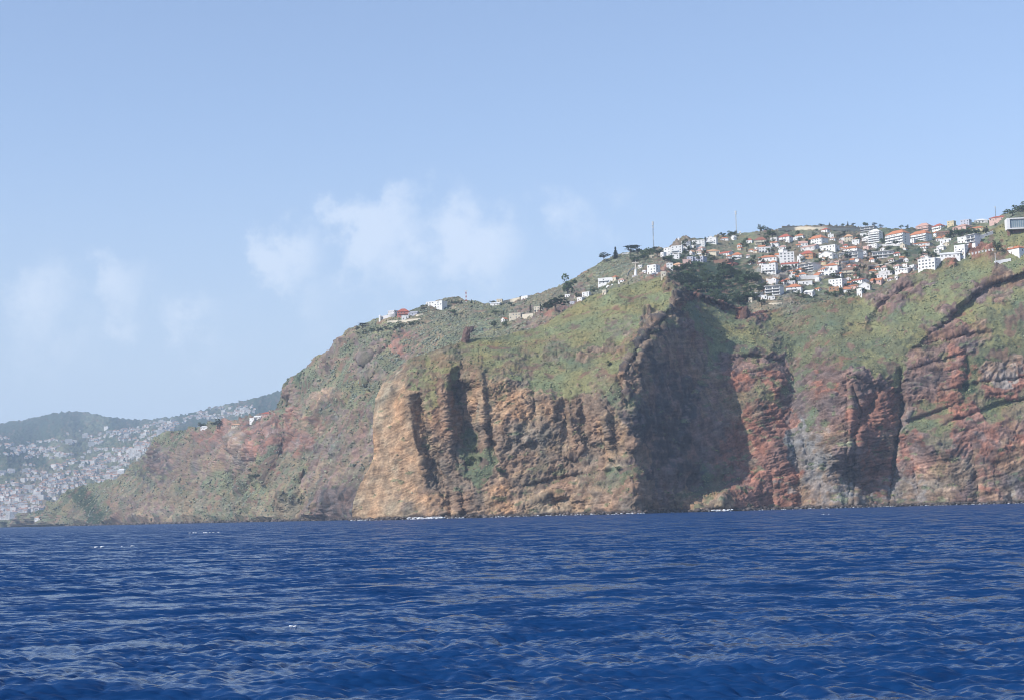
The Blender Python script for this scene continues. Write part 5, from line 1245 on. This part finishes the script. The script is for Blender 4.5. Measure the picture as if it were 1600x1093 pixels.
# ------------------------------------------------------------------ trees
BARK = vary_mat('bark', (0.11, 0.085, 0.065), 0.9, 0.3, 3.0, 0.5)
def clumps(centres, sizes, rgb, rng, name, squash=.7):
    C = np.array(centres); S = np.array(sizes); n = len(C)
    base = np.array(rgb)[None] * (1 + rng.uniform(-.4, .45, (n, 1)))
    v, f, col = bushes(C, S, np.clip(base, .006, .3), rng, squash)
    return mesh_np(name, v, f, LEAF, False, {'albedo': col})
def tree_parts(kind, seed, rgb):
    """crown and trunk of a tree 10 m tall standing at the origin"""
    r = np.random.default_rng(seed); cs = []; ss = []; mb = MB()
    if kind == 'round':
        mb.tube([(0,0,-1.5),(.1,0,1.5),(.0,.1,3.5),(.2,0,6)], [.5, .38, .28, .1], 7)
        for k in range(6):
            t = k * 1.05 + r.uniform(-.2, .2); mb.tube([(0,0,2.4 + .3*k),(math.cos(t)*1.5, math.sin(t)*1.5, 4.2 + .4*k),(math.cos(t)*2.6, math.sin(t)*2.6, 5.2+.4*k)], [.2, .13, .05], 5)
        lob = r.normal(0, 1, (7, 3)) * np.array([1.9, 1.9, 1.3]) + np.array([0, 0, 6.0])
        for l in lob:
            R = r.uniform(1.4, 2.3)
            for _ in range(26):
                d = r.normal(size=3); d /= np.linalg.norm(d); cs.append(l + d * R * r.uniform(.6, 1.05) * np.array([1,1,.8])); ss.append(r.uniform(.28, .6))
    elif kind == 'conifer':
        mb.tube([(0,0,-1.5),(0,0,4),(0,0,9.8)], [.45, .3, .05], 7)
        for k in range(15):
            z = 1.2 + k * .58; R = (2.75 - .17 * k) * r.uniform(.8, 1.15); m_ = 11 - k // 2
            for j in range(m_):
                t = j * 6.283 / m_ + k + r.uniform(-.2, .2); q = r.uniform(.75, 1.1)
                mb.tube([(0,0,z),(math.cos(t)*R*.9*q, math.sin(t)*R*.9*q, z - .15)], [.09, .03], 4)
                for a in (.4, .7, 1.0): cs.append((math.cos(t)*R*a*q + r.normal()*.1, math.sin(t)*R*a*q + r.normal()*.1, z - .1*a + r.normal()*.12)); ss.append(r.uniform(.22, .42) * (1.15 - .35*a))
    elif kind == 'umbrella':
        mb.tube([(0,0,-1.5),(.15,0,3),(.1,.1,5.2),(.3,0,7.5)], [.42, .3, .24, .1], 7)
        for k in range(9):
            t = k * 2.4; R = r.uniform(2.2, 4.2); z = r.uniform(5.2, 8.6); tip = np.array((math.cos(t)*R, math.sin(t)*R, z))
            mb.tube([(.1,0,3.6 + .3*k),(tip[0]*.5, tip[1]*.5, z - .7),tuple(tip)], [.17, .11, .04], 5)
            for _ in range(24): cs.append(tip + r.normal(size=3) * np.array([1.0, 1.0, .24]) - np.array([tip[0]*.15, tip[1]*.15, 0])); ss.append(r.uniform(.22, .48))
        for _ in range(30): cs.append(np.array((.2, 0, 8.9)) + r.normal(size=3) * np.array([1.1, 1.1, .3])); ss.append(r.uniform(.22, .45))
    elif kind == 'cypress':
        mb.tube([(0,0,-1.5),(0,0,5),(0,0,9.5)], [.35, .22, .05], 6)
        for k in range(120):
            z = r.uniform(.8, 9.9); R = 1.35 * (1 - ((z - 3.6) / 6.6) ** 2) ** .5 if abs(z-3.6) < 6.6 else .1; t = r.uniform(0, 6.28)
            cs.append((math.cos(t)*R*r.uniform(.6,1.1), math.sin(t)*R*r.uniform(.6,1.1), z)); ss.append(r.uniform(.22, .5))
    elif kind == 'palm':
        mb.tube([(0,0,-1.5),(.2,0,3),(.35,.1,7.6)], [.32, .24, .2], 7)
    crown = None
    if kind == 'palm':
        v = []; f = []
        for k in range(22):
            t = k * 2.399; up = r.uniform(-.2, 1.0); L = r.uniform(2.2, 3.0); pts = []
            for s_ in np.linspace(0, 1, 6): pts.append(np.array((.35 + math.cos(t)*L*s_, .1 + math.sin(t)*L*s_, 7.6 + L*(up*s_ - 1.0*s_*s_))))
            side = np.array((-math.sin(t), math.cos(t), 0)); n0 = len(v)
            for i, p in enumerate(pts):
                w_ = .38 * math.sin(math.pi * (.12 + .86 * i / 5)); v += [p - side*w_ - np.array((0,0,.12*w_)), p + np.array((0,0,.1)), p + side*w_ - np.array((0,0,.12*w_))]
            for i in range(5):
                for j in (0, 1): f.append((n0 + i*3 + j, n0 + i*3 + j + 1, n0 + i*3 + j + 4, n0 + i*3 + j + 3))
        v = np.array(v); crown = mesh_np('crown', v, np.array(f), LEAF, False, {'albedo': np.array(rgb)[None] * r.uniform(.7, 1.3, (len(v), 1))})
    else: crown = clumps(cs, ss, rgb, r, 'crown')
    return crown, mb.mesh('trunk', BARK)
TP = {}
for kind, seeds, rgb in (('round', 5, (0.050, 0.072, 0.032)), ('conifer', 2, (0.026, 0.042, 0.024)), ('umbrella', 2, (0.028, 0.045, 0.024)), ('cypress', 2, (0.030, 0.046, 0.024)), ('palm', 2, (0.060, 0.080, 0.030))):
    TP[kind] = [tree_parts(kind, 100 + i, tuple(c * (.62 + .26 * i) for c in rgb)) for i in range(seeds)]
TP['bush'] = [tree_parts('round', 140 + i, (0.062, 0.085, 0.034)) for i in range(3)]
TP['scrubtree'] = [tree_parts('round', 150 + i, (0.085, 0.085, 0.055)) for i in range(2)]
TNAME = dict(round='broadleaf_tree', conifer='conifer_tree', umbrella='pine_tree', cypress='cypress_tree', palm='palm_tree', bush='garden_tree', scrubtree='dry_tree')
rngT = random.Random(5)
def tree(kind, px, py, hpx, label, group=None, sx=1.0, layers='AB', lift=0.0):
    h = hit_down(px, py, layers)
    if h is None: print('MISS tree', px, py); return None
    P = h[0]; u = P[1] / F_PX; s = hpx * u / (9.6 if kind not in ('bush', 'round', 'scrubtree') else 8.4)
    root = bpy.data.objects.new(TNAME[kind], None); COL.objects.link(root)
    root.location = (P[0], P[1] + .5, P[2] - .2 + lift); root.scale = (s * sx, s * sx, s); root.rotation_euler.z = rngT.uniform(0, 6.28)
    c, t = rngT.choice(TP[kind]); link('crown', c, root); link('trunk', t, root)
    tag(root, label, 'tree', group); return root
for kind, px, py, hp, sx, label in [
    ('umbrella', 944, 410, 16, 1.15, 'open flat topped pine leaning alone on the left of the ridge skyline'),
    ('conifer', 962, 405, 20, .95, 'dense dark conical tree on the ridge skyline between two open pines'),
    ('umbrella', 985, 404, 22, .9, 'dark spreading pine on the ridge skyline, left of the tight pair'),
    ('umbrella', 996, 405, 23, .9, 'tall dark spreading pine on the ridge skyline, right of the tight pair'),
    ('round', 990, 410, 12, 1.3, 'low dark tree under the pair of spreading ridge pines'),
    ('round', 1006, 406, 14, 1.4, 'broad dark tree left of the grey lattice mast'),
    ('round', 1016, 403, 14, 1.4, 'broad dark tree at the foot of the grey lattice mast'),
    ('umbrella', 1023, 395, 10, 1.3, 'flat dark pine right under the grey lattice mast'),
    ('round', 1028, 402, 12, 1.2, 'dark round tree right of the grey lattice mast'),
    ('round', 887, 462, 32, .8, 'tall dark ragged tree rising from the slope behind the headland'),
    ('round', 868, 486, 22, 1.5, 'wide round dark tree beside cream houses on the slope'),
    ('round', 855, 487, 12, 1.2, 'smaller dark tree at the left foot of the wide round one'),
    ('cypress', 829, 489, 13, .9, 'slim dark cypress beside the cream wall, left of two'),
    ('cypress', 845, 488, 13, .9, 'slim dark cypress between the two cream houses'),
    ('round', 902, 470, 12, .9, 'dark tree between the low white roof and the tan house'),
    ('umbrella', 566, 514, 10, 1.6, 'flat topped pine at the left end of the far ridge'),
    ('umbrella', 559, 515, 5, 1.4, 'tiny flat pine lowest on the far left ridge edge'),
    ('palm', 659, 484, 9, 1.0, 'palm on the far ridge left of the white flat roofed building, leftmost of three'),
    ('palm', 662, 484, 9.5, 1.0, 'palm on the far ridge beside the white flat roofed building, middle of three'),
    ('palm', 667, 483, 9, 1.0, 'palm on the far ridge touching the white flat roofed building'),
    ('conifer', 706, 474, 6, 1.2, 'small dark pointed tree on the left skyline beyond the white building'),
    ('round', 714, 475, 6, 1.6, 'low round bush tree left of the banded tower'),
    ('conifer', 721, 475, 6.5, 1.0, 'small pointed tree just left of the banded tower'),
    ('conifer', 736.5, 474, 7, .9, 'small pointed tree just right of the banded tower'),
    ('round', 710, 493, 9, 1.3, 'round grey green bush tree on the slope under the banded tower'),
    ('round', 774, 494, 9, 1.4, 'round dark tree left of the small front gabled house'),
    ('round', 797, 478, 6.5, 1.2, 'lone round tree under the long pale skyline wall'),
    ('cypress', 787, 493, 8, .9, 'dark upright tree behind the small front gabled house'),
    ('round', 789, 511, 12, .9, 'dark tree below the small front gabled house'),
    ('round', 772, 515, 13, .8, 'tall dark bush tree on the slope right of the rock stump'),
    ('round', 768, 471, 4, 1.6, 'low dark bush at the left end of the middle skyline houses'),
    ('round', 813, 464.5, 4, 1.1, 'small dark tree behind the long pale skyline wall'),
    ('round', 313, 668, 9, 1.2, 'dark pine like tree left of two on the far cliff top'),
    ('round', 340, 668, 12, 1.5, 'larger dark pine like tree on the far cliff top'),
    ('conifer', 306, 671, 6, 1.0, 'small pointed tree on the far cliff top at the left'),
    ('cypress', 439, 634, 7, .8, 'dark upright tree at the top of the red cliff'),
    ('round', 399, 749, 9, 1.8, 'dark bush alone in the middle of the far green cliff slope'),
    ('conifer', 1107, 376, 7, .9, 'dark pointed tree on the crest beside the white tiered house'),
    ('round', 1130, 370, 6, 2.0, 'long dark crest bush above the orange roofed crest house'),
    ('round', 1141, 369, 8, 1.6, 'dark crest bush left of the pale lattice mast'),
    ('round', 1148, 369, 9, 1.2, 'dark crest tree at the foot of the pale lattice mast'),
    ('round', 1188, 364, 13, .9, 'tall dark round tree on the skyline left of the tan wall'),
    ('round', 1199, 362, 6, 1.6, 'low dark skyline bush right of the tall round tree'),
    ('round', 1207, 372, 13, 1.5, 'large dark tree on the slope just left of the tall red roofed house'),
    ('round', 1232, 353, 3.5, 1.4, 'tiny dark bush on top of the tan wall'),
    ('round', 1284, 353, 3.5, 2.6, 'long low dark bush on top of the tan wall'),
    ('conifer', 1296, 353, 6, .9, 'small pointed tree on top of the tan wall, leftmost of the row'),
    ('conifer', 1308, 353, 5, .9, 'small pointed tree on top of the tan wall, second of the row'),
    ('round', 1318, 353.5, 5, 1.4, 'round dark tree on top of the tan wall, third of the row'),
    ('conifer', 1325, 353, 7.5, .8, 'taller pointed tree on top of the tan wall'),
    ('umbrella', 1334, 354, 6, 1.2, 'flat dark tree on top of the tan wall'),
    ('round', 1353, 355, 8, 1.3, 'round dark tree at the right end of the tan wall'),
    ('umbrella', 1366, 356, 8.5, 1.1, 'layered dark tree left of the apartment blocks on the skyline'),
    ('round', 1376, 355, 5, 1.3, 'dark bush just left of the blank ended apartment block top'),
    ('round', 1408, 355, 6, 1.2, 'dark tree crown behind the widest apartment block'),
    ('round', 1417, 356, 5, 1.2, 'small dark crown right of the widest apartment block roof'),
    ('round', 1277, 363, 5.5, 1.1, 'round dark tree below the tan wall left of the small red roofed house'),
    ('round', 1583, 338, 14, 1.3, 'dark tree on the right skyline, left of two'),
    ('round', 1597, 331, 15, 1.6, 'large dark tree on the right skyline at the edge'),
    ('cypress', 1542, 361, 8, 1.0, 'dark upright tree right of the yellow house under the skyline'),
    ('round', 1557, 397, 22, .55, 'dark narrow tree on the slope left of the broad white house'),
    ('palm', 1430, 418, 16, .8, 'palm with a pale trunk left of the big white villa'),
    ('round', 937, 443, 7, .9, 'lone dark bush on the green slope left of the long stepped house'),
    ('round', 919, 440, 6, 1.1, 'lone dark bush high on the green slope left of the statue'),
    ('round', 927, 457, 9, 1.7, 'wide dark bush at the left foot of the long stepped house')]:
    tree(kind, px, py, hp, label, 'trees of the ridge and skyline', sx)
for px, py, hp in [(1490, 371, 11), (1497, 370, 13), (1504, 370, 12), (1511, 369, 12), (1518, 368, 11), (1526, 366, 9), (1484, 374, 9)]:
    tree('round', px, py, hp, 'dark tree of the grove below the pink skyline houses', 'grove below the pink skyline houses', 1.25)
# dark wood in the ravine
k = 0
while k < 70:
    px, py = rngT.uniform(1055, 1192), rngT.uniform(415, 474)
    lo = np.interp(px, [1050, 1070, 1110, 1150, 1200], [432, 452, 466, 478, 478]); hi = np.interp(px, [1050, 1062, 1075, 1100, 1140, 1165, 1195], [424, 421, 415, 417, 416, 421, 440])
    if not hi < py < lo: continue
    tree('round', px, py + 5, rngT.uniform(10, 16), 'dark green tree of the dense wood in the ravine', 'trees of the dense wood in the ravine', rngT.uniform(1.0, 1.4), 'B'); k += 1
# garden trees between the houses
k = 0; tries = 0
while k < 165 and tries < 6000:
    tries += 1
    px = rngT.uniform(1030, 1560); py = rngT.uniform(352, 470)
    lo = np.interp(px, [1030, 1060, 1170, 1200, 1260, 1360, 1400, 1440, 1470, 1520, 1560], [412, 412, 412, 472, 468, 462, 440, 425, 402, 378, 362])
    hi = np.interp(px, [1030, 1060, 1100, 1150, 1215, 1350, 1460, 1560], [394, 382, 378, 374, 366, 366, 366, 352])
    if not hi < py < lo: continue
    kd = rngT.choices(['round', 'bush', 'scrubtree', 'cypress', 'palm'], [4, 4, 2, .7, .7])[0]
    lab = dict(round='dark broadleaf tree in a garden among the town houses', bush='green leafy tree in a garden among the town houses', scrubtree='greyish dry tree in a garden among the town houses',
               cypress='slim upright tree in a garden among the town houses', palm='palm in a garden among the town houses')[kd]
    if tree(kd, px, py, rngT.uniform(5, 10.5), lab, dict(round='dark garden trees of the town', bush='leafy garden trees of the town', scrubtree='dry garden trees of the town', cypress='upright garden trees of the town', palm='palms of the town')[kd], rngT.uniform(.85, 1.3), 'AB'): k += 1
# shrubs: the dotted row on the left ridge, patches on the cliff
for i in range(17):
    px = 560 + i * 6.2 + rngT.uniform(-1.5, 1.5); tree('bush', px, 524 - i * 1.05 + rngT.uniform(-1, 1), rngT.uniform(4.5, 7.5), 'small rounded tree in the row below the ridge houses at the far left', 'row of small trees below the left ridge houses', 1.1)
for px, py, hp, lab in [(738, 708, 12, 'green shrub clinging to the buff cliff, upper of two'), (733, 728, 14, 'dark shrub at the foot of the main cleft in the buff cliff'), (752, 722, 9, 'green shrub right of the main cleft foot'), (742, 690, 8, 'small shrub inside the main cleft'),
                        (782, 742, 12, 'dark shrub on the buff cliff right of the cleft'), (966, 736, 8, 'bright green shrub near the lower right of the buff cliff'), (954, 722, 7, 'dull shrub left of the bright green one on the buff cliff'), (1166, 772, 8, 'bush on the rockfall under the red wall'), (952, 572, 8, 'dark bush near the edge of the green headland crest')]:
    tree('bush', px, py, hp, lab, 'shrubs on the sea cliff', 1.3, 'A')
lap('trees')

# ------------------------------------------------------------------ far town
FB = [(25,800,34,16,3),(70,785,50,14,3),(10,770,40,12,2.4),(60,755,60,10,1.5),(110,755,60,10,2.2),(140,745,40,10,2.4),(170,738,40,9,2.2),(200,742,24,9,2),(50,702,45,9,2.6),(90,712,40,8,1.7),(25,735,40,8,1.0),
      (130,690,50,5,1.7),(190,678,50,5,2.2),(225,672,30,4,1.6),(262,662,32,2.4,1.3),(160,718,60,6,1.6),(215,705,30,8,1.9),(185,712,40,6,1.4),(330,648,26,3,1.2),(358,645,24,3,1.1),(374,638,14,2.4,.8),(310,652,18,2.4,.8),(120,728,60,9,1.8),(0,785,40,20,2),(80,770,60,12,1.6),(240,690,20,8,1.2),(0,700,30,10,1),(20,812,28,8,1.6)]
rngF = np.random.default_rng(21); wts = np.array([b[4] for b in FB]); wts = wts / wts.sum()
spots = []
while len(spots) < 2000:                                # streets of houses that follow the slope
    b_ = FB[rngF.choice(len(FB), p=wts)]
    cx_, cy_ = b_[0] + rngF.normal() * b_[2] * .6, b_[1] + rngF.normal() * b_[3] * .65
    L_, sl = rngF.uniform(6, 22), rngF.normal(-.10, .14)
    for _ in range(rngF.integers(4, 15)):
        t = rngF.uniform(-1, 1); px = cx_ + t * L_; py = cy_ + t * L_ * sl + rngF.normal() * .9
        if px < -60 or px > 420: continue
        h = hit(px, py, 'BC')
        if h is None or h[3] != 'C': continue
        spots.append((h[0], px, py))
fw = vary_mat('far_plaster', (0.60, 0.58, 0.55), 0.85, 0.35, 0.02); fr = vary_mat('far_roof', (0.42, 0.24, 0.16), 0.85, 0.3, 0.02)
def far_mesh(w, d, h, roof):
    mb = MB().box(-w/2, w/2, -d/2, d/2, -7, h, 0)
    if roof: hip(mb, w, d, h, 3.0, .5, 1)
    else: mb.box(-w/2+.3, w/2-.3, -d/2+.3, d/2-.3, h, h + .5, 0)
    nb = max(2, int(w / 4)); ns = max(1, int(h / 3.2))
    for j in range(ns):
        for i in range(nb): c = -w/2 + (i + .5) * w / nb; mb.box(c - .7, c + .7, -d/2 - .05, -d/2 + .1, j*3.2 + 1, j*3.2 + 2.3, 2)
    return mb
FM = [(far_mesh(14, 10, 7, 1), 'far_a'), (far_mesh(11, 10, 6.5, 1), 'far_b'), (far_mesh(18, 11, 7, 0), 'far_c'), (far_mesh(22, 12, 13, 0), 'far_d'), (far_mesh(13, 9, 5, 1), 'far_e'), (far_mesh(26, 12, 17, 0), 'far_f')]
FMS = [m_.mesh('house', [fw, fr, GLASS]) for m_, _ in FM]
spots.sort(key=lambda s_: s_[0][1]); pick = [i for i in range(len(spots))]
sv = [[], [], []]; big = MB()
nind = 0
for i, (P, px, py) in enumerate(spots):
    kq = int(rngF.choice(6, p=[.32, .29, .19, .03, .16, .01])); s_ = rngF.uniform(.6, 1.1) * (1.0 if P[1] < 10000 else 1.2); rz = rngF.uniform(-.5, .5)
    if nind < 62 and px > -8:
        o = link('house', FMS[kq], None, tuple(P)); o.scale = (s_,) * 3; o.rotation_euler.z = rz; nind += 1
        lab = ['small pale house with an orange roof in the lower part of the hazy far town', 'small pale house with an orange roof in the lower part of the hazy far town', 'pale flat roofed house in the lower part of the hazy far town', 'pale block of flats in the lower part of the hazy far town', 'small pale house with an orange roof in the lower part of the hazy far town', 'pale block of flats in the lower part of the hazy far town'][kq]
        tag(o, lab, 'house', ['tiled houses of the far town', 'tiled houses of the far town', 'flat roofed houses of the far town', 'blocks of flats of the far town', 'tiled houses of the far town', 'blocks of flats of the far town'][kq])
    else:
        c, s2 = math.cos(rz) * s_, math.sin(rz) * s_; n = len(big.v); src = FM[kq][0]
        big.v += [(P[0] + x*c - y*s2, P[1] + x*s2 + y*c, P[2] + z*s_) for x, y, z in src.v]
        big.f += [tuple(n + a for a in q) for q in src.f]; big.m += src.m
o = big.build('distant_houses', [fw, fr, GLASS]); tag(o, 'mass of tiny pale houses on the far hazy slopes', kind='stuff')
o = house(190, 741, 12, 9, 'apt', 'white', 'white', 'largest white block of flats in the hazy far town, beside the cliff edge', layers='C', group='blocks of flats by the far cliff edge')
o = house(130, 770, 5, 9, 'apt', 'cream', 'peach', 'narrow cream tower block in the hazy far town', layers='C', group='blocks of flats by the far cliff edge')
lap('far town')
# ------------------------------------------------------------------ surf along the foot of the cliffs and a few whitecaps
def foam_lumps(cent, size, rng, name, label):
    v, f, c = bushes(np.array(cent), np.array(size), np.full((len(cent), 3), .75), rng, .35)
    o = link(name, mesh_np(name, v, f, foam_mat)); tag(o, label, kind='stuff'); return o
rs = np.random.default_rng(31); cs = []; ss = []
V0 = SA['V'][1]                                     # waterline row of the headland
shore = []
for k in range(len(V0) - 1):
    p = at_px = None
    d = V0[k] - CAM; xc = F_PX * (d @ AX) / (d @ FWD) + CXP
    shore.append((xc, V0[k]))
# fallen boulders at the waterline
bc = []; bs = []; bcol = []
for S_, step, rr in ((SA, 1, (.5, 2.8)), (SB, 1, (.7, 3.0))):
    R_ = S_['V'][1]
    for k in range(0, len(R_) - 1, step):
        d = R_[k] - CAM; xc = F_PX * (d @ AX) / (d @ FWD) + CXP
        if S_ is SB and not 20 < xc < 565: continue
        if S_ is SA and not 540 < xc < 1700: continue
        den = (2.6 if xc < 565 else .9) if S_ is SB else (2.4 if xc < 1010 else 2.6)
        for _ in range(rs.poisson(den)):
            sc_ = (R_[k][1] / 1400) ** .5
            bc.append((R_[k][0] + rs.normal() * 1.5, R_[k][1] - abs(rs.normal()) * 3.5, rs.uniform(-.5, 1.6))); bs.append(rs.uniform(*rr) ** 1.0 * sc_ * rs.uniform(.4, 1)); bcol.append(np.array([.085, .07, .062]) * rs.uniform(.5, 2.0))
v, f, c = bushes(np.array(bc), np.array(bs), np.array(bcol), rs, .75)
tag(link('shore_boulders', mesh_np('shore_boulders', v, f, GROUND, False, {'albedo': c})), 'dark fallen boulders along the waterline', kind='stuff')
def surf(x0, x1, dens, rmin, rmax, off, zh=0.5):
    for xc, p in shore:
        if x0 <= xc <= x1:
            for _ in range(rs.poisson(dens)):
                cs.append((p[0] + rs.normal() * 1.5, p[1] - off - abs(rs.normal()) * 4, rs.uniform(0, zh))); ss.append(rs.uniform(rmin, rmax))
surf(552, 598, 1.6, .5, 1.2, 3, .8); surf(598, 640, .25, .3, .7, 2); surf(640, 692, 4.5, .6, 1.8, 4, 1.4); surf(700, 726, 1.5, .35, .9, 4, .6); surf(726, 770, .3, .3, .6, 3); surf(770, 784, 1.2, .3, .8, 4)
surf(770, 1000, .7, .35, 1.0, 4, .7); surf(985, 1004, 1.2, .35, .9, 4); surf(1045, 1066, 1.3, .35, .9, 4); surf(1108, 1140, 3.0, .5, 1.5, 5, 1.5); surf(1165, 1175, .8, .3, .7, 3); surf(1180, 1640, .5, .3, .9, 4, .6)
foam_lumps(cs, ss, rs, 'surf_foam', 'white surf breaking along the foot of the cliffs')
cs = []; ss = []
def sea_at(px, py):
    d = ray(px, py); t = -CAM_H / d[2]; p = CAM + d * t
    i = np.searchsorted(rad, math.hypot(p[0], p[1])); i = min(i, NRW - 1); j = int(np.searchsorted(ang, math.atan2(p[0], p[1])))
    return p, WV[i, min(max(j, 0), NA - 1), 2]
for px, py, n, w in [(318, 832, 9, 2.0), (165, 854, 6, 1.2), (262, 819.5, 4, 2), (1285, 803, 4, 1.2), (460, 982, 4, .06)]:
    p, z = sea_at(px, py)
    for _ in range(n): cs.append((p[0] + rs.normal() * w, p[1] + rs.normal() * w * .5, z + .05 * w)); ss.append(rs.uniform(.12, .30) * max(w, .2) ** .8)
foam_lumps(cs, ss, rs, 'whitecap_foam', 'small white flecks of foam on the open water')
lap('done')
